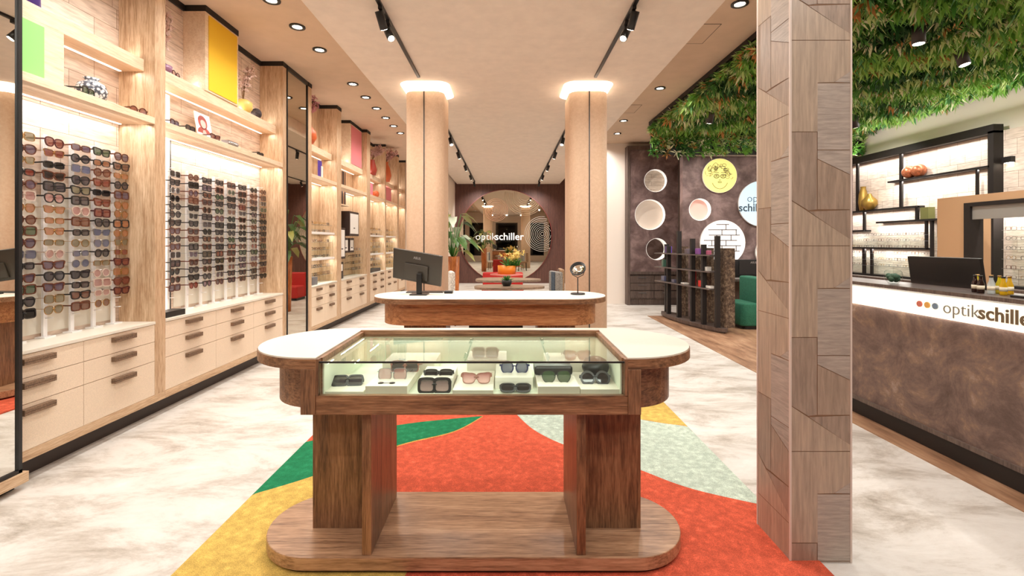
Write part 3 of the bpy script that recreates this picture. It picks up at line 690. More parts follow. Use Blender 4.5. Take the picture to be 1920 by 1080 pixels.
def table_slab(L, R_, yy0, yy1, z0, z1, hole=True):
    m_ = MB(); seg = 22; c_ = (yy0+yy1)/2
    if hole:
        rt = [(X1, yy0)]+[(TX+L-R_+R_*math.cos(a), c_+R_*math.sin(a)) for a in [-PI/2+PI*i/seg for i in range(seg+1)]]+[(X1, yy1)]
        lf = [(X0, yy1)]+[(TX-L+R_+R_*math.cos(a), c_+R_*math.sin(a)) for a in [PI/2+PI*i/seg for i in range(seg+1)]]+[(X0, yy0)]
        m_.prism(rt, z0, z1).prism(lf, z0, z1).box(X0, X1, YB, yy1, z0, z1)
    else: m_.prism(stadium(TX, c_, L, R_, 22), z0, z1)
    return m_
table_slab(1.045, R, y0, y1, .912, .955).build('table_edge', brown_h, t)
o = table_slab(1.041, R-.004, y0+.004, y1-.004, .955, .961).build('tabletop', white_top, t)
table_slab(.95, R-.095, y0+.095, y1-.095, .715, .912).build('apron', brown_h, t)
vt = MB().box(X0, X1, y0+.004, y0+.03, .718, .80).box(X0, X1, YB-.02, YB, .72, .935).box(X0, X0+.02, y0+.03, YB, .72, .955).box(X1-.02, X1, y0+.03, YB, .72, .955).box(X0, X1, YB-.006, YB+.012, .93, .9625).box(X0-.0,X1,y0+.03,YB,.718,.76)
vt.build('vitrine_frame', brown_h, t, bevel=.0015)
for a_, b_ in ((X0-.062, X0),(X1, X1+.055)): MB().box(a_, b_, y0-.002, y0+.06, .72, .912).build('corner_post', brown_v, t, bevel=.0015)
for a_, b_ in ((X0, X0+.014),(X1-.014, X1)): MB().box(a_, b_, y0, y0+.03, .80, .955).build('glass_post', brown_v, t)
MB().box(X0+.018, X1-.018, y0+.03, YB-.018, .76, .792).box(X0+.02, X0+.026, y0+.03, YB-.02, .79, .93).box(X1-.026, X1-.02, y0+.03, YB-.02, .79, .93).box(X0+.02, X1-.02, YB-.026, YB-.02, .79, .93).build('vitrine_lining', case_m, t)
MB().box(X0+.014, X1-.014, y0+.006, y0+.012, .80, .935).build('front_glass', glass, t)
MB().box(X0+.014, X1-.014, y0+.006, YB-.006, .935, .941).build('top_glass', glass, t)
MB().box(X0+.014, X1-.014, y0+.003, y0+.009, .938, .945).build('glass_edge', black, t)
for sg, (xa, xb, xc, xd) in ((-1, (-.926,-.631,-.631,-.59)), (1, (.345,.64,.305,.345))):
    MB().box(xa, xb, 2.24, 2.28, .087, .718).build('leg', brown_v, t, bevel=.002)
    MB().box(xc, xd, 2.045, 2.52, .087, .718).build('leg', brown_v, t, bevel=.002)
MB().prism(stadium(TX, 2.30, .99, .27, 22), .028, .087).build('base_board', brown_base, t, bevel=.004)
MB().prism(stadium(TX, 2.30, .972, .252, 22), .004, .03).build('plinth', crown_m, t)
# steps in the vitrine
st = [(-.79,-.62,2.03,2.3,.006),(-.612,-.43,2.03,2.32,.03),(-.39,-.24,2.10,2.3,.045),(-.235,-.058,2.03,2.34,.012),(-.052,.118,2.11,2.34,.045),(.135,.316,2.03,2.3,.028),(.32,.49,2.03,2.3,.016),(-.62,-.36,2.34,2.56,.05),(-.2,.0,2.36,2.56,.06),(.2,.45,2.33,2.56,.05)]
for i, (a, b_, c_, d_, h_) in enumerate(st):
    one('display_riser', MB().box(a, b_, c_, d_, .792, .80+h_), white_top, 'white block inside the vitrine, %s %s' % (ORD[i if i < 7 else i-7], 'from the left in the front rows' if i < 7 else 'of the back row from the left'), 'display block', ((a+b_)/2, c_, .792), 'display blocks in the vitrine', bevel=.0015)
grad, nt, b = base_mat('lens_gradient')
tc = coords(nt, (1,1,1)); sp = nt.nodes.new('ShaderNodeSeparateXYZ'); nt.links.new(tc, sp.inputs[0]); mr = N(nt, 'ShaderNodeMapRange'); mr.inputs[1].default_value = -.024; mr.inputs[2].default_value = .024; nt.links.new(sp.outputs[2], mr.inputs[0])
nt.links.new(ramp(nt, mr.outputs[0], [(0,(186,150,146)),(1,(70,40,44))]), b.inputs['Base Color']); b.inputs['Roughness'].default_value = .06; b.inputs['Alpha'].default_value = .85
red_l = grad.copy(); red_l.name = 'lens_red_gradient'
for n_ in red_l.node_tree.nodes:
    if n_.type == 'VALTORGB': n_.color_ramp.elements[0].color = lin((236,190,180)); n_.color_ramp.elements[1].color = lin((140,30,36))
rosef = plain('rose_brown_frame', (150,100,84), .3)
def vit(kind, fm, lm, loc, rot, label, folded=False, rim=.0055, sc_=1.0):
    g = make_glasses('sunglasses', kind, fm, lm, label, 'sunglasses', rim, folded); g.location = loc; g.rotation_euler = rot; g.scale = (sc_,)*3; g['group'] = 'sunglasses in the vitrine'; return g
vit('square', blackp, grad, (-.317,2.06,.823), (-.15,0,0), 'thick square black sunglasses with brown gradient lenses at the vitrine front', rim=.010)
vit('cat', rosef, red_l, (-.137,2.12,.838), (-.15,0,.02), 'cat-eye sunglasses with red gradient lenses in the middle of the vitrine', rim=.0035)
vit('rect', blackp, LM['black'], (.038,2.065,.812), (-.95,0,0), 'folded thick black sunglasses on the vitrine floor', True, .007)
vit('square', blackp, LM['dark grey'], (-.722,2.13,.824), (-.9,0,.1), 'folded dark mottled sunglasses at the left end of the vitrine', True, .006)
vit('square', FM['silver'], LM['rose'], (-.52,2.14,.852), (-.2,0,0), 'rimless grey-rose sunglasses on the second block of the vitrine', rim=.0015)
vit('square', rosef, LM['dark grey'], (-.49,2.26,.854), (-.2,0,0), 'large grey-lensed sunglasses behind the rimless pair', rim=.004)
vit('rect', blackp, LM['black'], (-.312,2.15,.853), (-.9,0,0), 'folded slim black sunglasses on the raised block behind the square pair', True, .004)
vit('round', plain('navy_frame', (36,42,84), .3), LM['blue-grey'], (.037,2.19,.868), (-.15,0,0), 'round navy sunglasses with pale blue lenses', rim=.006)
vit('aviator', FM['black'], LM['green'], (.222,2.10,.852), (-.3,0,0), 'dark green aviator sunglasses on the vitrine right side', rim=.002)
vit('square', FM['clear'], LM['olive'], (-.11,2.42,.884), (-.2,0,0), 'clear framed glasses on the back block of the vitrine', rim=.004)
vit('cat', FM['clear'], LM['rose'], (.36,2.40,.874), (-.2,0,0), 'pink transparent sunglasses on the back right block', rim=.004)
vit('round', blackp, LM['black'], (.40,2.12,.838), (-.6,0,0), 'large black folded sunglasses at the right end of the vitrine', True, .009)
one('glasses_case', MB().box(.13,.31,2.20,2.30,.828,.87), blackp, 'long black glasses case behind the dark green aviators', 'case', (.22,2.25,.828), bevel=.01)
one('glasses_case', MB().ball((.42,2.22,.865), .065, 0, .75), blackp, 'rounded glossy black case at the right end of the vitrine', 'case', (.42,2.22,.816))
tl = MB().cyl((-.555,2.07,.8305), .013, 0, .002, 16).cyl((-.505,2.07,.8305), .013, 0, .002, 16).tube([(-.542,2.07,.8315),(-.518,2.07,.8315)], .0012, 5)
one('clip_on_lenses', tl, LM['dark grey'], 'pair of small round clip-on lenses in front of the rimless sunglasses', 'lenses', (-.53,2.07,.8305))
# second counter
ya, yb = 4.07, 4.775; R2 = .3525
t = thing('service_counter', 'walnut counter with round ends and cream top, behind the vitrine table', 'counter', (TX, 4.42, 0))
MB().prism(stadium(TX, 4.4225, 1.08, R2, 22), .912, .955).build('counter_edge', brown_h, t)
MB().prism(stadium(TX, 4.4225, 1.076, R2-.004, 22), .955, .961).build('countertop', white_top, t)
MB().prism(stadium(TX, 4.4225, .985, R2-.09, 22), .715, .912).build('apron', wood('amber_walnut', (122,74,42), (168,110,66), (196,140,92), 'x', .4), t)
for xa, xb in ((-.93,-.55),(.28,.62)): MB().box(xa, xb, 4.25, 4.58, .087, .716).build('leg', brown_v, t, bevel=.002)
MB().box(-.35,.15,4.35,4.55,.5,.715).build('drawer_box', black, t)
MB().prism(stadium(TX, 4.42, .99, .27, 22), .028, .087).build('base_board', brown_base, t)
MB().prism(stadium(TX, 4.42, .93, .21, 22), .004, .03).build('plinth', crown_m, t)

# monitor on the counter
t = thing('computer_monitor', 'black monitor seen from behind on the cream counter', 'monitor', (-.82,4.42,.961))
MB().box(-.90,-.74,4.33,4.5,.961,.972).box(-.845,-.795,4.385,4.42,.972,1.16).build('stand', blackp, t, bevel=.003)
M = Matrix.Translation((-.845,4.44,1.22)) @ Matrix.Rotation(math.radians(9), 4, 'Y') @ Matrix.Rotation(math.radians(-14), 4, 'Z') @ Matrix.Rotation(math.radians(16), 4, 'X')
MB().box(-.25,.25,-.012,.012,-.15,.15).box(-.12,.12,-.03,-.012,-.12,.03).xf(M).build('screen_housing', plain('monitor_shell', (58,52,44), .4), t, bevel=.005)
MB().box(-.24,.24,.012,.014,-.14,.14).xf(M).build('screen', black, t)
text_obj('brand_lettering', 'ASUS', .032, FM['silver'], t, M @ Matrix.Translation((.0,-.0125,.08)) @ Matrix.Rotation(PI/2, 4, 'X'), .0008, 'CENTER', .001)
M2 = Matrix.Translation((0,0,0))
one('keyboard', MB().box(-.98,-.62,4.56,4.68,.961,.972), blackp, 'black keyboard lying behind the monitor', 'keyboard', (-.8,4.62,.961), bevel=.003)
one('phone_dock', MB().box(-.60,-.52,4.5,4.58,.961,.985), black, 'small black dock beside the monitor stand', 'dock', (-.56,4.54,.961), bevel=.004)
# vanity mirror
c = (.673,4.44,.961)
t = thing('vanity_mirror', 'round tilting black-rimmed vanity mirror on a slim stand, right end of counter', 'mirror', c)
MB().cyl(c, .068, 0, .012, 32).build('base', black, t)
MB().tube([(c[0],c[1],c[2]+.01),(c[0],c[1],c[2]+.155)], .005, 8).tube([(c[0]-.07,c[1],1.20),(c[0]-.05,c[1],1.145),(c[0],c[1],1.12),(c[0]+.05,c[1],1.145),(c[0]+.07,c[1],1.20)], .004, 6).build('stand', black, t)
M = Matrix.Translation((c[0],c[1],1.205)) @ Matrix.Rotation(math.radians(-25), 4, 'Z') @ Matrix.Rotation(math.radians(52), 4, 'X')
MB().ring((0,0,0), .068, .076, -.006, .006, 40).xf(M).build('rim', black, t)
MB().cyl((0,0,0), .069, -.003, .004, 40).xf(M).build('mirror_glass', mirror_m, t)

# ------------------------------------------------------------------ rug
t = thing('rug', 'large coral, green, yellow and mint patterned rug under both walnut counters', 'rug', (0,2.9,0))
RL, RR, RN, RF = -1.45, 1.415, .55, 5.3
def smooth(pts, n=8):
    out = []
    P_ = [Vector((p[0],p[1])) for p in pts]
    for i in range(len(P_)-1):
        a = P_[max(i-1,0)]; b = P_[i]; c_ = P_[i+1]; d = P_[min(i+2,len(P_)-1)]
        for k in range(n):
            u = k/n; out.append(tuple(.5*((2*b)+(-a+c_)*u+(2*a-5*b+4*c_-d)*u*u+(-a+3*b-3*c_+d)*u**3)))
    out.append(tuple(P_[-1])); return out
rug = MB().box(RL, RR, RN, RF, .001, .012, 0)
def region(pts, z, m): rug.prism([(min(RR, max(RL, p[0])), min(RF, max(RN, p[1]))) for p in pts], .010, z, m)
up = smooth([(RL-.05, 3.36), fl(747,800), fl(840,789), fl(905,783)])
low = smooth([fl(905,783), fl(850,812), fl(747,838), fl(585,897), fl(468,933), (RL-.05,2.62)])
low_e = [(x, y-.018) for x, y in low]
region(up+low_e, .0128, 4); region(up+low, .0134, 1)
gy = smooth([(RL-.05,2.62), fl(468,933), fl(585,897), (-.75,2.5), (-.45,2.2), (-.5,1.8), (-.75,1.4), (-1.0,.9), (-1.2,.5)])
region(gy+[(RL-.05,.5)], .0130, 2)
mlow = smooth([fl(967,778), fl(1000,808), fl(1055,836), fl(1130,858), fl(1199,884), fl(1300,921), (1.5, fl(1415,956)[1]-.02)])
region(mlow+[(1.5,4.4),(.35,4.4)], .0126, 3)
yup = smooth([fl(1199,788), fl(1240,795), fl(1290,802), (1.5, 3.58)])
region([fl(1160,780)]+yup+[(1.5,4.9),(.85,4.9)], .0134, 2)
region([fl(1160,780)]+yup+[(p[0], p[1]-.012) for p in yup[::-1]], .0131, 4)
rug.build('rug_pile', [c_red, c_green, c_yel, c_mint, c_edge], t)

# ------------------------------------------------------------------ clad pillar
px0, px1, py0, py1 = 1.284, 1.558, 2.125, 2.40
pil = [clouded('pillar_wood_%d' % i, [(.3,tuple(v*.70 for v in c)),(.7,tuple(v*.9 for v in c))], 2.2, .35, s_, .5, 8.0, r_) for i, (c, s_, r_) in enumerate(
    (((214,190,166),(30,30,2),(0,0,0)), ((198,172,150),(30,30,3),(0,.8,0)), ((208,192,178),(4,4,40),(0,0,0)), ((192,168,148),(30,30,3),(0,-.7,0))))]
seam = plain('pillar_seam', (132,98,72), .6)
t = thing('pillar', 'square pillar clad in pale wood mosaic with diagonal seams, standing in front of the reception', 'pillar', ((px0+px1)/2,(py0+py1)/2,0), None, 'structure')
MB().box(px0, px1, py0, py1, 0, ZS).build('core', seam, t)
cells = [([(0,0),(1,0),(1,57),(.72,78),(.44,80),(.44,172),(0,172)],0),([(1,57),(1,80),(.72,79)],2),([(.44,80),(1,80),(1,206),(.44,206)],2),
         ([(0,172),(.44,172),(.44,318),(.3,320),(0,300)],3),([(.44,206),(1,206),(1,253),(.44,223)],2),([(.44,223),(1,253),(1,318),(.44,318)],1),
         ([(.3,321),(1,318),(1,375)],3),([(0,300),(1,375),(1,386),(0,386)],0)]
def clad(face):
    out = MB()
    per = 386/415.; w = .275
    for rep in range(-3, 4):
        for pts, m in cells:
            q = []
            for u, v in pts:
                z = H-(75-VY+v)/415.-rep*per
                if face in ('left','back'): z -= .33; u = 1-u
                q.append((u*w, z))
            cx = sum(p[0] for p in q)/len(q); cz = sum(p[1] for p in q)/len(q)
            def ins(p):
                d = Vector((cx-p[0], cz-p[1])); L_ = d.length; k = .0016
                return (p[0]+math.copysign(k, d.x), p[1]+math.copysign(k, d.y))
            q = [ins(p) for p in q]; q = [(p[0], min(ZS-.001, max(.002, p[1]))) for p in q]
            if max(p[1] for p in q)-min(p[1] for p in q) < .002: continue
            e = .0015
            if face == 'front': vs_ = [(px0+a, py0-e, z) for a, z in q]
            elif face == 'back': vs_ = [(px1-a, py1+e, z) for a, z in q]
            elif face == 'left': vs_ = [(px0-e, py0+a, z) for a, z in q]
            else: vs_ = [(px1+e, py0+a, z) for a, z in q]
            n = len(vs_); out.add(vs_, [tuple(range(n))], m)
    return out
for f_ in ('front','left','back','right'): clad(f_).build('cladding', pil, t)
trimm = plain('pale_edge_trim', (214,198,186), .3)
for x, y in ((px0,py0),(px1,py0),(px0,py1),(px1,py1)): MB().box(x-.004, x+.004, y-.004, y+.004, .002, ZS).build('corner_trim', trimm, t)

# ------------------------------------------------------------------ planted ceiling
GX0, GX1, GY0, GY1 = 2.8, 6.93, 2.0, 9.12
o = struct('ceiling_greenery_frame', MB().box(GX0, GX1, GY0, GY1, ZG+.03, ZS).box(GX0-.03, GX0, GY0, GY1+.03, 3.73, ZS-.0).box(GX0-.01, GX0, GY0, GY1, 3.6, 3.75).box(GX0, GX1, GY1-.02, GY1+.03, 3.16, ZS), crown_m)
greens = [plain('foliage_%d' % i, c, .6, spec=.3) for i, c in enumerate(((78,132,52),(120,170,70),(158,198,100),(44,84,38),(182,200,128),(222,220,182),(198,136,78),(92,150,92)))]
fol = MB(); rd = random.Random(4)
def clump(p, nrm, n, L, m):
    nrm = Vector(nrm); a_ = nrm.orthogonal().normalized(); b_ = nrm.cross(a_)
    for i in range(n):
        a = rd.uniform(0, 2*PI); tl_ = rd.uniform(.35, 1.5)
        d = (nrm*math.cos(tl_)+(a_*math.cos(a)+b_*math.sin(a))*math.sin(tl_)); l = L*rd.uniform(.6,1.15); w = l*rd.uniform(.05,.12)
        s_ = d.cross(nrm if rd.random() < .5 else Vector((rd.uniform(-1,1),rd.uniform(-1,1),rd.uniform(-1,1)))).normalized()
        sag = Vector((0,0,-1))*l*.06
        P0 = Vector(p); P1 = P0+d*l*.55; P2 = P0+d*l+sag
        fol.add([P0-s_*w*.5, P0+s_*w*.5, P1+s_*w, P1-s_*w, P2], [(0,1,2,3),(3,2,4)], m)
def pickm(x, y):
    v = math.sin(x*3.1+1.7*math.sin(y*2.3))+math.sin(y*4.1+x)+rd.uniform(-1.1,1.1)
    r = rd.random()
    if r < .05: return 6
    if r < .14: return 5
    if r < .27: return 4
    return 3 if v < -1.2 else 0 if v < -.1 else 1 if v < 1.0 else (2 if r < .8 else 7)
for i in range(5000):
    x = rd.uniform(GX0+.01, GX1); y = rd.uniform(GY0+.05, GY1); y = y if rd.random() < .8 else rd.uniform(4, GY1)
    clump((x, y, ZG+.03), (rd.uniform(-.4,.4), rd.uniform(-.5,.2), -1), 14, rd.uniform(.09,.20), pickm(x, y))
for i in range(620):
    x = rd.uniform(GX0, GX1); z = rd.uniform(3.17, ZG+.02)
    clump((x, GY1-.02, z), (rd.uniform(-.3,.3), -1, rd.uniform(-.6,.1)), 12, rd.uniform(.07,.15), pickm(x, z*2))
for i in range(420):
    y = rd.uniform(GY0, GY1); clump((GX0-.01, y, rd.uniform(3.58, 3.70)), (-.8, rd.uniform(-.3,.3), -.7), 11, rd.uniform(.06,.11), pickm(3, y))
fo = one('hanging_foliage', fol, greens, 'dense mixed green artificial foliage covering the ceiling over the reception', 'foliage', (4.8,5.5,ZG), None, 'stuff')
# cylinder spots below the greenery
for i, (x, y, d) in enumerate(((4.02,4.58,(0,.0,-1)),(4.99,5.15,(.15,-.2,-1)),(5.86,7.9,(.4,.3,-1)),(3.3,7.6,(0,.5,-1)))):
    h = thing('ceiling_spotlight', 'black cylinder spotlight poking through the ceiling foliage, %s' % ['nearest the front','over the tan cabin','beside the pillar edge','near the dark circle wall'][i], 'spotlight', (x, y, ZG), 'spotlights in the foliage')
    dd = Vector(d).normalized(); cc = Vector((x,y,3.5)); M = Matrix.Translation(cc) @ Vector((0,0,1)).rotation_difference(-dd).to_matrix().to_4x4()
    MB().cyl((0,0,0), .055, -.11, .13, 20).xf(M).build('spot_head', plinth_m, h); MB().cyl((0,0,0), .046, -.113, -.108, 20).xf(M).build('lamp', bulb, h)
    spots.append((x+dd.x*.13, y+dd.y*.13, 3.5-.14, d))

# ------------------------------------------------------------------ reception desk
DX, DY0, DY1 = 2.94, 1.4, 4.65
t = thing('reception_desk', 'reception desk of rusty stone with a backlit cream sign band and dark top', 'desk', (DX+.2, 3, 0))
MB().box(DX+.0, DX+.34, DY0, DY1, 1.10, 1.125).build('worktop', counter_top, t, bevel=.002)
MB().box(DX-.02, DX+.04, DY0, DY1, .94, 1.10).build('sign_band', sign_glow, t)
MB().box(DX+.02, DX+.3, DY0, DY1, .16, .94).box(DX+.04, DX+.3, DY0, DY1, .94, 1.10).build('front_panel', stone_m, t)
MB().box(DX-.0, DX+.3, DY0, DY1, .13, .16).build('base_moulding', dark_wood, t)
MB().box(DX+.03, DX+.28, DY0, DY1, .006, .13).build('plinth', crown_m, t)
MB().box(DX+.3, DX+.95, DY0, DY1, .72, .75).box(DX+.3, DX+.95, DY1-.03, DY1, .006, .72).box(DX+.3, DX+.95, DY0, DY0+.03, .006, .72).build('staff_worktop', dark_wood, t)
MB().box(DX-.02, DX+.0, DY0, DY1, 1.09, 1.125).build('top_edge', dark_wood, t)
def MX(x, y, z): return Matrix(((0,0,-1,x),(-1,0,0,y),(0,1,0,z),(0,0,0,1)))   # text facing -x, reading along -y
for y, cc, nm in ((3.316,(206,112,96),'coral'),(3.255,(222,166,84),'ochre'),(3.195,(112,132,152),'slate')):
    d = MB().prism([(y+.021*math.cos(a), 1.018+.021*math.sin(a)) for a in [2*PI*i/24 for i in range(24)]], DX-.027, DX-.02, 0, False, 'x').build('logo_dot', plain('dot_'+nm, cc, .5), t); d['label'] = nm+' round logo dot'
txt = plain('lettering_bronze', (108,90,66), .4); txt_l = plain('lettering_grey', (128,126,118), .4)
text_obj('logo_lettering', 'optik', .118, txt_l, t, MX(DX-.022, 3.142, .982), -.0014)
text_obj('logo_lettering', 'schiller', .118, txt, t, MX(DX-.022, 2.905, .982), .0022)
# desk things
t = thing('computer_monitor', 'wide black monitor seen from behind over the reception desk', 'monitor', (3.36,3.6,.75))
M = Matrix.Translation((3.36,3.60,1.19)) @ Matrix.Rotation(math.radians(-8), 4, 'Y')
MB().box(-.012,.012,-.30,.30,-.17,.15).xf(M).build('screen_housing', black, t, bevel=.004)
MB().box(.012,.014,-.29,.29,-.16,.14).xf(M).build('screen', blackp, t)
MB().box(3.30,3.5,3.48,3.72,.75,.765).box(3.37,3.39,3.57,3.63,.765,1.12).build('stand', blackp, t)
c = (3.08,3.74,1.125)
t = thing('terrarium', 'glass bowl of green succulents on the reception desk', 'plant', c)
MB().lathe([(.001,0),(.03,0),(.055,.03),(.062,.06),(.055,.095),(.045,.105)], c, 24).build('glass_bowl', glass_low, t)
m3 = MB()
for i in range(16):
    a = i*2.4; r = .008*math.sqrt(i); m3.ball((c[0]+r*math.cos(a), c[1]+r*math.sin(a), c[2]+.045+.015*math.sin(i)), .021)
m3.build('succulents', plain('succulent_green', (52,84,62), .6), t)
bm_ = [plain('bottle_yellow', (214,196,30), .15, alpha=.8), plain('bottle_cola', (40,18,12), .12), plain('bottle_water', (214,224,224), .08, alpha=.45), plain('bottle_orange', (226,178,20), .15, alpha=.85)]
bn = ['yellow-green','dark cola','clear water','golden yellow']
lab_m = plain('bottle_label', (236,226,200), .5)
for i, (y, x, k) in enumerate(((3.11,3.12,0),(3.075,3.07,1),(3.05,3.15,2),(3.02,3.05,1),(2.99,3.14,0),(2.965,3.06,2),(2.93,3.14,3),(2.90,3.07,3))):
    c = (x, y, 1.125)
    t = thing('drink_bottle', '%s drink bottle, %s from the monitor end of the bottle cluster' % (bn[k], ORD[i]), 'bottle', c, 'small bottles on the reception desk')
    MB().lathe([(.001,0),(.017,0),(.0185,.01),(.0185,.06),(.010,.085),(.0085,.105)], c, 16).build('bottle_body', bm_[k], t)
    MB().cyl(c, .0100, .105, .115, 14).build('cap', [FM['gold'], black][i % 2], t)
    MB().ring(c, .0187, .0192, .025, .05, 16).build('label_band', lab_m, t)
one('serving_tray', MB().box(3.0,3.26,2.5,2.8,1.125,1.14), black, 'black tray on the reception desk past the bottles', 'tray', (3.13,2.65,1.125), bevel=.004)

# cabin partition behind the desk
t = thing('tan_cabin_partition', 'low tan partition with a dark framed opening behind the reception desk', 'partition', (5.06,4.2,0), None, 'structure')
PX = 5.0; PT = 1.96
MB().box(PX, PX+.12, 5.12, 5.45, 0, PT).box(PX, PX+.12, 3.0, 5.12, 1.88, PT).box(PX, PX+.12, 3.0, 5.12, 0, .8).box(PX+.12, PX+.5, 5.33, 5.45, 0, PT).build('partition_panel', plain('tan_panel', (198,158,118), .7), t)
MB().box(PX-.015, PX+.13, 5.05, 5.12, .8, 1.88).box(PX-.015, PX+.13, 3.0, 5.05, 1.84, 1.88).build('opening_frame', crown_m, t)
MB().box(PX+.01, PX+.03, 3.0, 5.05, 1.70, 1.84).build('roller_blind', plain('grey_blind', (150,146,138), .5), t)
# right wall rack
RK = 6.9
struct('wall_right_cladding', MB().box(6.86, 6.95, 5.4, 10.4, .85, 3.0), wallpl_r)
t = thing('display_rack', 'dark steel wall rack with stepped shelves of eyeglasses behind the reception', 'rack', (6.75, 8, .85))
ra, rb = 6.72, 6.86
def bar(y0, y1, z0, z1, nm='rack_bar', a=ra, b=rb, m=None): MB().box(a, b, y0, y1, z0, z1).build(nm, m or dark_wood if False else (m or crown_m), t)
K = lambda px: F*RK/(px-VX)*.985
bar(K(1873), 10.4, 2.97, 3.09, 'top_beam'); bar(K(1873), K(1862), .85, 3.0, 'upright'); bar(10.36, 10.4, .85, 3.0, 'upright')
bar(K(1697), K(1692), 2.03, 2.97, 'upright', 6.74, 6.77); bar(K(1614), K(1610), 2.03, 2.97, 'upright', 6.74, 6.77)
bar(K(1865), K(1672), 2.50, 2.53, 'shelf'); bar(K(1840), K(1836), .85, 2.5, 'upright', 6.74, 6.77)
bar(K(1727), 10.36, 2.03, 2.06, 'shelf'); bar(K(1727), K(1722), 1.83, 2.06, 'upright', 6.74, 6.77)
bar(K(1800), K(1650), 1.80, 1.83, 'shelf')
bar(K(1627), K(1623), 1.67, 2.03, 'upright', 6.74, 6.77); bar(K(1627), 10.36, 1.66, 1.69, 'shelf')
bar(K(1744), K(1740), 1.34, 1.8, 'upright', 6.74, 6.77); bar(K(1744), 10.36, 1.335, 1.365, 'shelf')
bar(K(1755), K(1750), .85, 1.8, 'upright', 6.74, 6.77); bar(K(1627), K(1622), .87, 1.335, 'upright', 6.74, 6.77); bar(K(1641), K(1637), .87, 1.335, 'upright', 6.74, 6.77)
bar(5.5, 10.36, .84, .87, 'shelf')
for z in (1.58, 1.48, 1.256, 1.14, 1.03): bar(K(1751), 10.3, z-.004, z, 'glasses_rail', 6.73, 6.86, glass_low); bar(K(1751), 10.3, z-.004, z, 'rail_edge', 6.727, 6.731, FM['silver'])
for z in (1.62, 1.49, 1.36, 1.23, 1.10, .97): bar(5.6, K(1873)-.1, z-.004, z, 'glasses_rail', 6.73, 6.86, glass_low); bar(5.6, K(1873)-.1, z-.004, z, 'rail_edge', 6.727, 6.731, FM['silver'])
for i, z in enumerate((1.58,1.48,1.365,1.256,1.14,1.03)):
    for k in range(10):
        y = K(1748)+.1+k*.175
        if y > K(1597)+.1: continue
        eg((6.76, y, z+.02), (0,0,-PI/2+random.uniform(-.1,.1)), '%s from the front on %s rail of the right rack' % (ORD[k], ORD[i]), 'eyeglasses on the right rack')
for i, z in enumerate((1.62,1.49,1.36,1.23,1.10,.97)):
    for k in range(4): eg((6.76, 5.75+k*.18, z+.02), (0,0,-PI/2+random.uniform(-.1,.1)), '%s on %s rail seen through the cabin opening' % (ORD[k], ORD[i]), 'eyeglasses through the opening')
MB().box(6.5, 6.7, 5.4, 10.36, .0, .84).build('base_cabinet', dark_wood, t)
struct('door_1', MB().box(6.80, 6.86, K(1868), K(1834), 0, 2.0), dark_wood)
copper = plain('copper_ball', (176,104,70), .35, .4, noise=.2, nscale=30)
for i, p in enumerate((1709,1727)): one('copper_ball', MB().ball((6.76, K(p), 2.53+.105), .105, 0, 1, 20), copper, 'round copper ball vase on the upper rack shelf, %s the pillar' % ['nearer','farther from'][i], 'ornament', (6.76, K(p), 2.53))
lathe_vase([(.001,0),(.06,0),(.08,.15),(.07,.3),(.04,.42),(.05,.45)], (6.76,K(1622),2.06), gold_m, 'tall olive gold bottle vase on the rack beside the pillar')
lathe_vase([(.001,0),(.06,0),(.125,.1),(.12,.18),(.05,.25),(.03,.3)], (6.76,K(1634),2.06), gold_m, 'round gold vase in front of the taller one on the rack')
one('green_box', MB().box(6.73,6.84,K(1748),K(1733),1.83,2.02), plain('olive_box', (110,110,60), .6), 'olive green square box on the middle rack shelf', 'box', (6.78,K(1740),1.83))
t = thing('wall_lamp', 'small black wall lamp shining down over a red picture', 'wall lamp', (6.9,6.4,2.58)); 
MB().box(6.80,6.95,6.33,6.45,2.54,2.62).build('lamp_body', black, t); MB().box(6.82,6.92,6.35,6.43,2.536,2.54).build('lamp', bulb, t)
t = thing('wall_picture', 'brown and red picture on the cream wall above the tan partition', 'picture', (6.94,6.2,2.15))
MB().box(6.92,6.95,5.7,6.45,2.15,2.38).build('frame', oak_h, t); MB().box(6.915,6.92,5.73,6.2,2.17,2.36).build('picture', maroon, t)

# ------------------------------------------------------------------ circle walls at the back right
HY = 9.3
circ = [(3.83,2.105,.22)]
o = plate_holes([(3.49,.006),(6.94,.006),(6.94,3.16),(3.49,3.16)], circ, .16); o.v = [(x, y+HY+.08, z) for x, y, z in o.v]
hw = struct('wall_circle_partition', o, rust_m)
t = thing('niche_disc', 'pink round niche with white inner edge in the dark wall', 'wall niche', (3.83,HY,2.1))
def disc(c, r, y0, y1): return MB().prism([(c[0]+r*math.cos(2*PI*i/48), c[1]+r*math.sin(2*PI*i/48)) for i in range(48)], -y1, -y0, 0, True, 'y')
disc((3.83,2.105), .22, HY+.13, HY+.158).build('back_disc', pink_m, t)
def lining(c, r, y0, y1):
    m_ = MB(); n = 48; pts = [(c[0]+r*math.cos(2*PI*i/n), c[1]+r*math.sin(2*PI*i/n)) for i in range(n)]; p2 = [(c[0]+(r+.008)*math.cos(2*PI*i/n), c[1]+(r+.008)*math.sin(2*PI*i/n)) for i in range(n)]
    vs_ = [(p[0],y0,p[1]) for p in pts]+[(p[0],y1,p[1]) for p in pts]+[(p[0],y0,p[1]) for p in p2]
    return m_.add(vs_, [(i,(i+1)%n,n+(i+1)%n,n+i) for i in range(n)]+[(2*n+i,2*n+(i+1)%n,(i+1)%n,i) for i in range(n)], 0, True)
lining((3.83,2.105), .212, HY-.004, HY+.13).build('lining', white_glow, t)
def light_disc(c, r, mat, label):
    t = thing('light_disc', label, 'sign', (c[0], HY, c[1])); disc(c, r, HY-.05, HY).build('housing', white, t)
    disc(c, r-.006, HY-.054, HY-.048).build('face', mat, t); return t
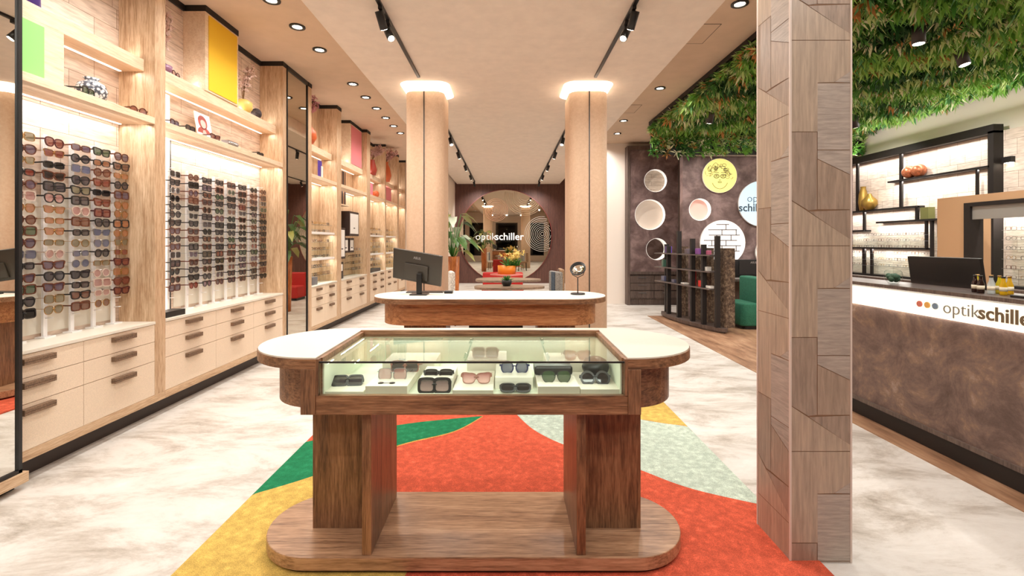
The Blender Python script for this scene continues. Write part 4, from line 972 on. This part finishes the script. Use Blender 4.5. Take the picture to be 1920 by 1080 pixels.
t = light_disc((4.20,2.77), .34, ylw_glow, 'yellow glowing disc with a line drawing of a curly-haired face in glasses')
ink = plain('ink_line', (128,124,80), .6); d = MB(); rd = random.Random(3)
YF = HY-.055
def arc(cx, cz, rx, rz, a0, a1, r=.0035, n=12): d.tube([(cx+rx*math.cos(a0+(a1-a0)*i/n), YF, cz+rz*math.sin(a0+(a1-a0)*i/n)) for i in range(n+1)], r*1.6, 4)
for s_ in (-1, 1): arc(4.20+s_*.065, 2.76, .05, .036, 0, 2*PI, .005, 18); arc(4.20+s_*.065, 2.815, .05, .02, .4, 2.7); arc(4.2+s_*.065, 2.765, .02, .01, 0, 2*PI, .004)
arc(4.2, 2.70, .16, .19, PI*1.12, PI*1.88); arc(4.2, 2.64, .035, .012, PI, 2*PI); arc(4.2, 2.645, .035, .01, 0, PI); arc(4.2,2.69,.014,.01,PI,2*PI)
for k in range(44):
    a = rd.uniform(-.35, PI+.35); rr = rd.uniform(.15, .27); arc(4.2+rr*math.cos(a)*1.0, 2.79+rr*math.sin(a)*.75, rd.uniform(.02,.05), rd.uniform(.02,.05), rd.uniform(0,6), rd.uniform(0,6)+3.5, .0028, 9)
d.build('line_drawing', ink, t)
t = light_disc((4.26,1.45), .445, white_glow, 'large white glowing disc with a brick line pattern behind the bark rack')
d = MB(); rows = 8
for i in range(rows):
    z = 1.45+.36-i*.105; hw_ = math.sqrt(max(0, .40**2-(z-1.45)**2)); off = .1*((i*2) % 3)
    a0 = 4.26-hw_*(.95 if i % 2 else .75); d.box(a0, 4.26+hw_*(.9 if i % 3 else .7), YF-.004, YF+.004, z-.008, z+.008)
    for k in (-.22+off, .06+off):
        if abs(k) < hw_-.03 and i < rows-1: d.box(4.26+k-.008, 4.26+k+.008, YF-.004, YF+.004, z-.105, z)
d.build('brick_lines', plain('brick_line_grey', (120,112,112), .6), t)
t = light_disc((5.02,2.22), .45, blue_glow, 'pale blue glowing disc with dark shop lettering, partly behind the pillar')
MY = lambda x, z: Matrix.Translation((x, YF, z)) @ Matrix.Rotation(PI/2, 4, 'X')
slate = plain('slate_letter', (64,80,92), .5)
text_obj('logo_lettering', 'optik', .21, slate, t, MY(4.73, 2.255), -.003)
text_obj('logo_lettering', 'schiller', .21, slate, t, MY(4.57, 2.07), .004)
light_disc((5.22,1.25), .31, white_glow, 'white glowing disc on the dark wall directly behind the pillar')
# left round-hole cabinet at the far wall
CY = 10.9
holes = [(3.52*CY/11.1+.0,2.89,.262),(3.33,2.10,.35),(3.49,1.30,.25)]
t = thing('circle_cabinet', 'dark tall cabinet with three round mirrored niches above wooden drawers', 'cabinet', (3.4,CY,0))
o = plate_holes([(2.86,.78),(3.98,.78),(3.98,3.6),(2.86,3.6)], holes, .14); o.v = [(x, y+CY+.07, z) for x, y, z in o.v]; o.build('front_panel', rust_m, t)
MB().box(2.80,2.86,CY-.03,11.11,.0,3.69).box(3.98,4.04,CY-.03,11.11,0,3.69).box(2.86,3.98,CY-.03,11.11,3.6,3.69).build('surround', dark_wood, t)
for i, (hx, hz, r) in enumerate(holes):
    disc((hx,hz), r+.005, CY+.13, CY+.14).build('mirror_disc' if i == 2 else 'back_disc', mirror_m if i == 2 else wall_m if i else planks('niche_planks', (226,212,196), (208,192,174), (120,96,76), 'XZY', .6, .09), t)
    lining((hx,hz), r-.004, CY-.003, CY+.13).build('lining', white_glow, t)
MB().box(2.86,3.98,CY-.05,11.1,.72,.78).box(2.86,3.98,CY+.02,11.1,.0,.14).box(2.86,3.98,CY+.0,11.1,.14,.72).build('base_cabinet', dark_wood, t)
for cx in (3.14, 3.70):
    for z in (.24,.42,.59):
        dr = MB().box(cx-.275,cx+.275,CY-.03,CY,z-.07,z+.09).build('drawer', dark_wood, t); MB().box(cx-.09,cx+.09,CY-.05,CY-.03,z+.04,z+.055).build('handle', FM['silver'], dr)
# gap between: shelf with products seen beyond
t = thing('wall_shelf', 'narrow glass shelf tower in the gap between the two dark circle walls', 'shelf', (4.2,11.0,0))
MB().box(4.06,4.1,10.75,11.1,0,2.2).box(4.5,4.54,10.75,11.1,0,2.2).build('side_panel', dark_wood, t)
for z in (.6,1.0,1.4,1.8,2.17): MB().box(4.1,4.5,10.78,11.1,z,z+.02).build('shelf', glass_low, t)
for i, z in enumerate((1.02,1.42,1.82)): one('product_box', MB().box(4.16,4.40,10.82,10.95,z,z+.2), [green_fab, picw, gold_m][i], ['green','white','gold'][i]+' product box in the narrow shelf tower', 'box', (4.28,10.9,z))
t = one('hanging_plant_panel', MB().box(4.06,4.5,11.0,11.1,2.5,3.15), greens[0], 'x', 'foliage', (4.3,11.05,2.5))
bpy.data.objects.remove(t)
fol = MB(); rd = random.Random(8)
for i in range(160): clump((rd.uniform(4.0,4.6), 11.08, rd.uniform(2.45,3.15)), (0,-1,-.3), 10, .11, rd.choice((0,1,3,2)))
one('wall_foliage', fol, greens, 'small green foliage patch in the gap between the dark circle walls', 'foliage', (4.3,11.1,2.45), None, 'stuff')

# ------------------------------------------------------------------ bark rack
a0 = Vector((3.17,9.3)); a1 = Vector((3.50,7.52)); ax = (a1-a0).normalized(); pr = Vector((ax.y, -ax.x)); 
if pr.x > 0: pr = -pr
def rk(u, v): p = a0+(a1-a0)*u+pr*v; return (p.x, p.y)
t = thing('bark_display_rack', 'freestanding dark rack of posts and bark planks with three shelves on boat-shaped base', 'rack', (3.4,8.4,0))
bp = []
for i in range(25):
    u = i/24; bp.append(rk(-.06+1.12*u, .05+.19*math.sin(PI*u)**.6))
for i in range(25):
    u = 1-i/24; bp.append(rk(-.06+1.12*u, .05-.27*math.sin(PI*u)**.6))
MB().prism(bp, .03, .085).prism([((x-3.35)*.92+3.35, (y-8.4)*.95+8.4) for x, y in bp], .006, .03).build('base', dark_wood, t)
def post(u, v, h, w=.035):
    x, y = rk(u, v); MB().box(x-w, x+w, y-w, y+w, .085, h).build('post', crown_m, t)
for u, v, h in ((.0,.0,1.42),(.14,.10,1.38),(.38,.14,1.66),(.62,.14,1.52),(.80,.14,1.42),(.97,.10,1.56)): post(u, v, h)
for u0, u1, v, h in ((.22,.34,-.04,1.38),(.44,.58,-.05,1.35),(.66,.76,-.05,1.36),(.82,.9,-.05,1.34)):
    p = [rk(u0,v), rk(u1,v), rk(u1,v-.05), rk(u0,v-.05)]; MB().prism(p, .085, h).build('bark_plank', bark_m, t)
p = [rk(.90,.02), rk(1.01,.0), rk(1.02,-.15), rk(.95,-.18), rk(.90,-.1)]; MB().prism(p, .085, 1.36).build('bark_plank', bark_m, t)
SH = (.70, .98, 1.25)
for z in SH: MB().prism([rk(-.08,.19), rk(.93,.19), rk(.93,-.02), rk(-.08,-.02)], z-.02, z).build('shelf', plain('slate_shelf', (96,86,82), .4) if z == .7 else MATS['slate_shelf'], t)
items = [(.12,.13,2,.07,.13,'violet',(104,70,160)),(.50,.15,2,.06,.09,'smoky grey',(110,98,106)),(.70,.15,2,.08,.10,'mauve',(140,90,160)),(.84,.15,2,.05,.07,'pink',(200,110,140)),
         (.05,.13,0,.09,.10,'slate blue',(88,92,120)),(.25,.14,0,.07,.06,'grey-blue',(96,96,116)),(.60,.15,0,.05,.26,'tall red',(186,40,38)),(.74,.15,0,.07,.11,'bright red',(214,56,48)),(.88,.15,0,.09,.04,'white',(230,226,218)),(.45,.15,0,.08,.03,'flat white',(230,226,218)),
         (.82,.15,1,.07,.07,'small white',(230,226,218)),(.02,.13,1,.05,.14,'teal',(80,120,104))]
for u, v, s_, w, h, nm, cc in items:
    x, y = rk(u, v-.05); z = SH[s_]; mm_ = plain('item_'+nm.replace(' ','_'), cc, .3)
    one('gift_box' if h > .08 else 'glasses_case', MB().box(x-w*.6, x+w*.6, y-w, y+w, z, z+h), mm_, '%s %s on the %s shelf of the bark rack' % (nm, 'box' if h > .08 else 'case', ['lowest','middle','top'][s_]), 'box', (x, y, z), 'small goods on the bark rack', bevel=.006)

# consultation desk and green chair
t = thing('consulting_desk', 'dark consulting desk with light wood side panel behind the bark rack', 'desk', (4.7,8.8,0))
MB().box(4.05,6.2,8.55,9.2,.74,.78).build('desktop', dark_wood, t)
MB().box(4.05,4.1,8.55,9.2,.006,.74).build('side_panel', oak, t); MB().box(6.15,6.2,8.55,9.2,.006,.74).build('side_panel', oak, t)
MB().box(4.1,6.15,9.1,9.14,.2,.74).build('modesty_panel', dark_wood, t)
MB().box(4.05,6.2,9.1,9.22,.78,1.12).build('desk_screen', crown_m, t)
t = thing('computer_monitor', 'black monitor on the consulting desk, partly hidden by bark rack', 'monitor', (4.65,8.85,.78))
MB().box(4.38,4.93,8.84,8.87,.85,1.13).build('screen_housing', black, t, bevel=.004); MB().box(4.58,4.72,8.8,8.94,.78,.79).box(4.63,4.67,8.87,8.89,.79,.95).build('stand', black, t)
text_obj('brand_lettering', 'ASUS', .05, FM['silver'], t, Matrix.Translation((4.65,8.839,1.06)) @ Matrix.Rotation(PI/2, 4, 'X'), .001, 'CENTER', .001)
for i, x in enumerate((4.3,4.62)): one('display_tray', MB().box(x-.13,x+.13,8.6,8.76,.78,.795), plain('tray_grey', (150,142,136), .3), 'flat grey tray on the consulting desk, %s the bark rack' % ['nearer','farther from'][i], 'tray', (x,8.68,.78), bevel=.004)
t = thing('armchair', 'green textured upholstered armchair beside the consulting desk', 'armchair', (4.15,8.1,0))
MB().prism(rrect(4.14,8.1,.25,.33,.1), .06, .44, 0, True).build('seat', green_fab, t, bevel=.03)
MB().prism(rrect(4.28,8.1,.11,.36,.07), .06, .86, 0, True).build('backrest', green_fab, t, bevel=.03)
MB().prism(rrect(4.16,8.1,.2,.28,.08), .006, .06).build('foot', black, t)

# ------------------------------------------------------------------ far seating area
t = thing('wall_mirror', 'huge round mirror with etched rings and shop lettering on the dark back wall', 'mirror', (-.04,16.78,1.69))
MC = (-.04, 1.69)
disc(MC, 1.665, 16.75, 16.80).build('rim', maroon, t); disc(MC, 1.64, 16.74, 16.76).build('mirror_glass', mirror_d, t)
wt = emis('lit_white_letter', (240,236,230), .5)
MYb = lambda x, z: Matrix.Translation((x, 16.735, z)) @ Matrix.Rotation(PI/2, 4, 'X')
text_obj('logo_lettering', 'optik', .36, wt, t, MYb(-1.12, 1.55), -.006); text_obj('logo_lettering', 'schiller', .36, wt, t, MYb(-.42, 1.55), .003)
def rings(c, r0, r1, n, mat, nm='etched_rings'):
    m_ = MB()
    for k in range(n):
        r = r0+(r1-r0)*k/(n-1); N_ = 40; w = .013; y = 16.737
        vs_ = [(c[0]+q*math.cos(2*PI*i/N_), y, c[1]+q*math.sin(2*PI*i/N_)) for q in (r-w/2, r+w/2) for i in range(N_)]
        fs_ = [(i,(i+1)%N_,N_+(i+1)%N_,N_+i) for i in range(N_) if all((vs_[j][0]-MC[0])**2+(vs_[j][2]-MC[1])**2 < 1.62**2 for j in (i,(i+1)%N_,N_+i))]
        m_.add(vs_, fs_)
    m_.build(nm, mat, t)
rings((-.37,2.62), .05, .40, 8, plain('etched_rose', (170,120,90), .6)); rings((1.27,1.76), .06, .62, 10, plain('etched_pale', (176,170,160), .6)); rings((.66,3.15), .2, .72, 9, plain('etched_tan', (150,124,94), .6))
# sofa
t = thing('red_sofa', 'long red upholstered bench sofa in the far seating area', 'sofa', (-.05,12,0))
MB().box(-.62,.42,11.65,12.1,.06,.36).build('seat', red_fab, t, bevel=.03); MB().box(-.62,.42,12.1,12.3,.06,.68).build('backrest', red_fab, t, bevel=.03); MB().box(-.58,.38,11.7,12.2,0,.06).build('foot', black, t)
# tables
rt = wood('grey_brown_table', (112,92,76), (146,124,104), (168,146,124), 'x', .35)
def blob(cx, cy, rx, ry): return [(cx+rx*math.cos(a)*(1+.08*math.cos(3*a)), cy+ry*math.sin(a)*(1+.08*math.cos(3*a))) for a in [2*PI*i/40 for i in range(40)]]
for (cx, cy, rx, ry, z, lb) in ((-.02,8.95,.62,.4,.76,'farther greyish wooden table with rounded organic top'),(.0,7.75,.58,.32,.735,'nearer and lower greyish wooden table with a small potted plant')):
    t = thing('organic_table', lb, 'table', (cx,cy,0)); MB().prism(blob(cx,cy,rx,ry), z-.04, z).build('tabletop', rt, t, bevel=.006)
    MB().lathe([(.001,0),(.24,0),(.22,.03),(.07,.08),(.06,z-.1),(.12,z-.04)], (cx,cy,0)).build('pedestal', dark_wood, t)
c = (0,7.75,.735); t = thing('potted_plant', 'small succulent in a black pot on the nearer grey table', 'plant', c)
MB().lathe([(.001,0),(.06,0),(.085,.05),(.08,.1),(.07,.1)], c).build('pot', black, t)
fol = MB(); rd = random.Random(2)
for i in range(8): clump((c[0]+rd.uniform(-.03,.03), c[1]+rd.uniform(-.03,.03), c[2]+.09), (0,0,1), 8, .11, 0)
fol.build('leaves', [leafg], t)
c = (-.0,10.5,0); t = thing('pedestal_table', 'round pink pedestal table in front of the red sofa', 'table', c)
MB().lathe([(.001,0),(.2,0),(.18,.03),(.04,.06),(.04,.68),(.12,.70),(.37,.73),(.37,.75),(.001,.75)], c, 32).build('tabletop', plain('pink_table', (206,110,100), .5), t)
c = (-.0,10.5,.75); t = thing('flower_planter', 'orange drum planter of pale orchids on the pink table', 'plant', c)
MB().lathe([(.001,0),(.2,0),(.2,.19),(.18,.19),(.18,.17),(.001,.17)], c, 32).build('planter', plain('orange_drum', (222,130,30), .4), t)
sprigs((.15,10.5,.92), .36, .34, 12, 8, t, petal_y, 21, .05)
fol = MB(); rd = random.Random(5)
for i in range(12): clump((.1+rd.uniform(-.1,.15), 10.5+rd.uniform(-.06,.06), .92), (0,0,1), 8, .26, 0)
fol.build('leaves', [leafg], t)
# chairs
def chair(cx, cy, rz, m1_, m2_, label):
    t = thing('upholstered_chair', label, 'chair', (0,0,0), 'chairs at the grey tables')
    MB().prism(rrect(0,0,.24,.24,.07), .40, .48, 0, True).build('seat', m1_, t, bevel=.02)
    MB().box(-.23,.23,.20,.29,.46,.94).build('backrest', m1_, t, bevel=.03); MB().box(-.08,.08,.19,.20,.5,.93).build('stripe', m2_, t)
    for sx in (-1,1):
        for sy in (-1,1): MB().tube([(sx*.18,sy*.18,.41),(sx*.2,sy*.2,0)], .014, 8).build('leg', black, t)
    t.location = (cx,cy,0); t.rotation_euler = (0,0,rz)
ivory = plain('ivory_woven', (206,200,192), .9, noise=.25, nscale=50)
chair(.64, 8.3, -PI/2+.3, grey_fab, blue_fab, 'grey woven chair with a blue stripe, front one beside the right column')
chair(.82, 9.2, -PI/2, plain('brown_woven', (150,120,92), .9, noise=.2, nscale=60), dark_wood, 'brown woven chair just behind the blue-striped one')
chair(-.74, 8.4, PI/2+.2, ivory, blue_fab, 'ivory and grey chair beside the left column')
# big plant in wooden planter
c = (-1.14,9.9,0); t = thing('potted_palm', 'large broad-leaved plant in a tall orange-brown wooden planter', 'plant', c)
MB().lathe([(.001,0),(.12,0),(.15,1.16),(.12,1.16),(.11,1.1),(.001,1.1)], c, 20).build('planter', wood('amber_planter', (130,66,30), (190,106,48), (226,146,80), 'z', .4), t)
lf = MB(); rd = random.Random(6); stm = MB()
for i in range(34):
    a = rd.uniform(0,2*PI); r = rd.uniform(.15,.58); hz = rd.uniform(.12,1.15)*(1-.35*(r/.58)**2)
    p0 = Vector((c[0],c[1],1.1)); p1 = Vector((c[0]+r*math.cos(a)*.6, c[1]+r*math.sin(a)*.6, 1.1+hz)); dr_ = Vector((math.cos(a), math.sin(a), -.25))
    stm.tube([p0, (p0+p1)/2+Vector((0,0,.08)), p1], .006, 5)
    L_ = rd.uniform(.28,.42); w = L_*.24; sd = dr_.cross(Vector((0,0,1))).normalized(); up_ = Vector((0,0,1)); mi = rd.choice((0,0,1,2))
    P_ = [p1, p1+dr_*L_*.3+sd*w+up_*.04, p1+dr_*L_*.3-sd*w+up_*.04, p1+dr_*L_*.7+sd*w*.8-up_*.03, p1+dr_*L_*.7-sd*w*.8-up_*.03, p1+dr_*L_-up_*.14, p1+dr_*L_*.3, p1+dr_*L_*.7-up_*.05]
    lf.add(P_, [(0,1,6),(0,6,2),(1,3,7,6),(6,7,4,2),(3,5,7),(7,5,4)], mi, True)
stm.build('stems', leafg, t); lf.build('leaves', [plain('palm_green', (70,102,48), .4), plain('palm_yellow', (156,158,84), .4), plain('palm_silver', (176,186,164), .4)], t)

# ------------------------------------------------------------------ lights
def spot(loc, d, e, ang=110, blend=.8, r=.05, col=(1,.965,.92)):
    l = bpy.data.lights.new('spot', 'SPOT'); l.energy = e; l.spot_size = math.radians(ang); l.spot_blend = blend; l.shadow_soft_size = r; l.color = col
    o = bpy.data.objects.new('spot_light', l); C.objects.link(o); o.location = loc
    o.rotation_euler = Vector(d).to_track_quat('-Z', 'Y').to_euler(); return o
def area(loc, d, e, sx, sy, col=(1,.965,.92)):
    l = bpy.data.lights.new('area', 'AREA'); l.shape = 'RECTANGLE'; l.size = sx; l.size_y = sy; l.energy = e; l.color = col
    o = bpy.data.objects.new('area_light', l); C.objects.link(o); o.location = loc
    o.rotation_euler = Vector(d).to_track_quat('-Z', 'Y').to_euler(); return o
K_ = 1.0
for i, y in enumerate(LY): spot((-2.275, y, ZS-.03), (.05,0,-1), 46*K_, 150, .9)
for i, y in enumerate(RY): spot(([2.3,2.29,2.33,2.25,2.38,2.1][i], y, ZS-.03), (0,0,-1), 95*K_, 155, .9)
for x, y, z, d in spots: spot((x, y, z), d, 95*K_, 125, .8)
# added fill lamps, above and behind the viewpoint, in downlight fixtures
front = ((-1.1,-.4,(.1,.9,-1),75),(1.1,-.4,(-.1,.9,-1),75),(0,-1.6,(0,1,-.9),75),(-1.1,-1.9,(0,.9,-1),60),(1.1,-1.9,(0,.9,-1),60))
for i, (x, y, d, e) in enumerate(front):
    downlight(x, y, 'added black rimmed round fill light near the shop windows, %s one' % ORD[i], ZC, g='added fill lights near the shop windows')
    spot((x, y, ZC-.03), d, e*K_, 140, .9, .05)
for x, y, d, e in ((-2.275,.8,(0,.1,-1),45),(-2.275,-.6,(0,.3,-1),45),(2.3,.3,(0,.5,-1),70)): spot((x, y, ZS-.03), d, e*K_, 140, .9, .05)  # more added fill spots at ceiling height, without fixtures
for x, y, d, e in ((4.2,2.4,(0,.5,-1),150),(5.4,3.6,(.4,.3,-1),190),(5.6,6.4,(.3,.1,-1),130),(4.4,7.2,(0,.5,-1),110)):  # added fill spots under the foliage, no spot heads
    spot((x, y, 3.36), d, e*K_, 150, .9, .04)
for U, a, b_ in ((U1,2.57,3.87),(U2,3.99,6.08),(U3,6.98,8.02),(U4,8.23,9.74),(U5,9.98,11.2),(U6,11.28,12.45),(U7,12.62,13.4)):
    L_ = b_-a-.04
    area((-3.15, (a+b_)/2, 2.412), (-.45,0,-1), 2.0*L_, .012, L_).rotation_euler = Euler((0, math.radians(-8), 0)); area((-2.95, (a+b_)/2, 2.418), (-.45,0,-1), 3.6*L_, .006, L_).rotation_euler = Euler((0, math.radians(20), 0))
    area((-3.05, (a+b_)/2, 2.85), (0,0,-1), 2*L_, .012, L_).rotation_euler = Euler((0, math.radians(-15), 0))
    area((-3.08, (a+b_)/2, 2.975), (0,0,1), 2*L_, .03, L_).rotation_euler = Euler((0, math.radians(180+15), 0))
for a, b_ in ((6.98,8.02),(9.98,11.2),(11.28,12.45)):
    for z in (1.58,1.17): area((-3.0,(a+b_)/2,z), (0,0,-1), 3.2, .03, b_-a-.06)
# strips on the rack and inside the vitrine; wall and desk ones are added fill
def strip(x, y0, y1, z, ang, e): area((x, (y0+y1)/2, z), (0,0,-1), e, .04, y1-y0, (1,.97,.92)).rotation_euler = Euler((0, math.radians(ang), 0))
strip(6.76, 6.7, 10.3, 2.96, 12, 20); strip(6.76, 6.7, 8.3, 2.49, 12, 14); strip(6.76, 7.9, 10.3, 2.02, 12, 16); strip(6.76, 7.7, 10.3, 1.33, 12, 18); strip(6.76, 8.9, 10.3, 1.65, 12, 9); strip(6.76, 7.6, 8.6, 1.79, 12, 8); strip(6.76, 5.6, 6.5, 2.0, 12, 14)
strip(6.74, 4.0, 10.3, 3.12, 180-40, 40)  # upward strip added to brighten the foliage and wall
strip(3.3, 1.6, 4.5, 1.09, 0, 14)  # fill added under the worktop
strip(DX+.02, 1.5, 4.6, .935, 20, 5)  # fill added under the sign band
area((TX, YB-.05, .925), (0,-.5,-1), 1.3, X1-X0-.12, .015, (.96,1,.93))
area((TX, y0+.045, .93), (0,.5,-1), .9, X1-X0-.12, .012, (.96,1,.93))
w = bpy.data.worlds.new('world'); sc.world = w; w.use_nodes = True
w.node_tree.nodes['Background'].inputs[0].default_value = (.02,.03,.05,1); w.node_tree.nodes['Background'].inputs[1].default_value = .3
# prototypes never placed are removed
for o in [k[0] for k in SUN.values() if not k[1]]:
    for ch in list(o.children): bpy.data.objects.remove(ch)
    bpy.data.objects.remove(o)
for k, o in enumerate(EG):
    if not egused[k]: bpy.data.objects.remove(o)
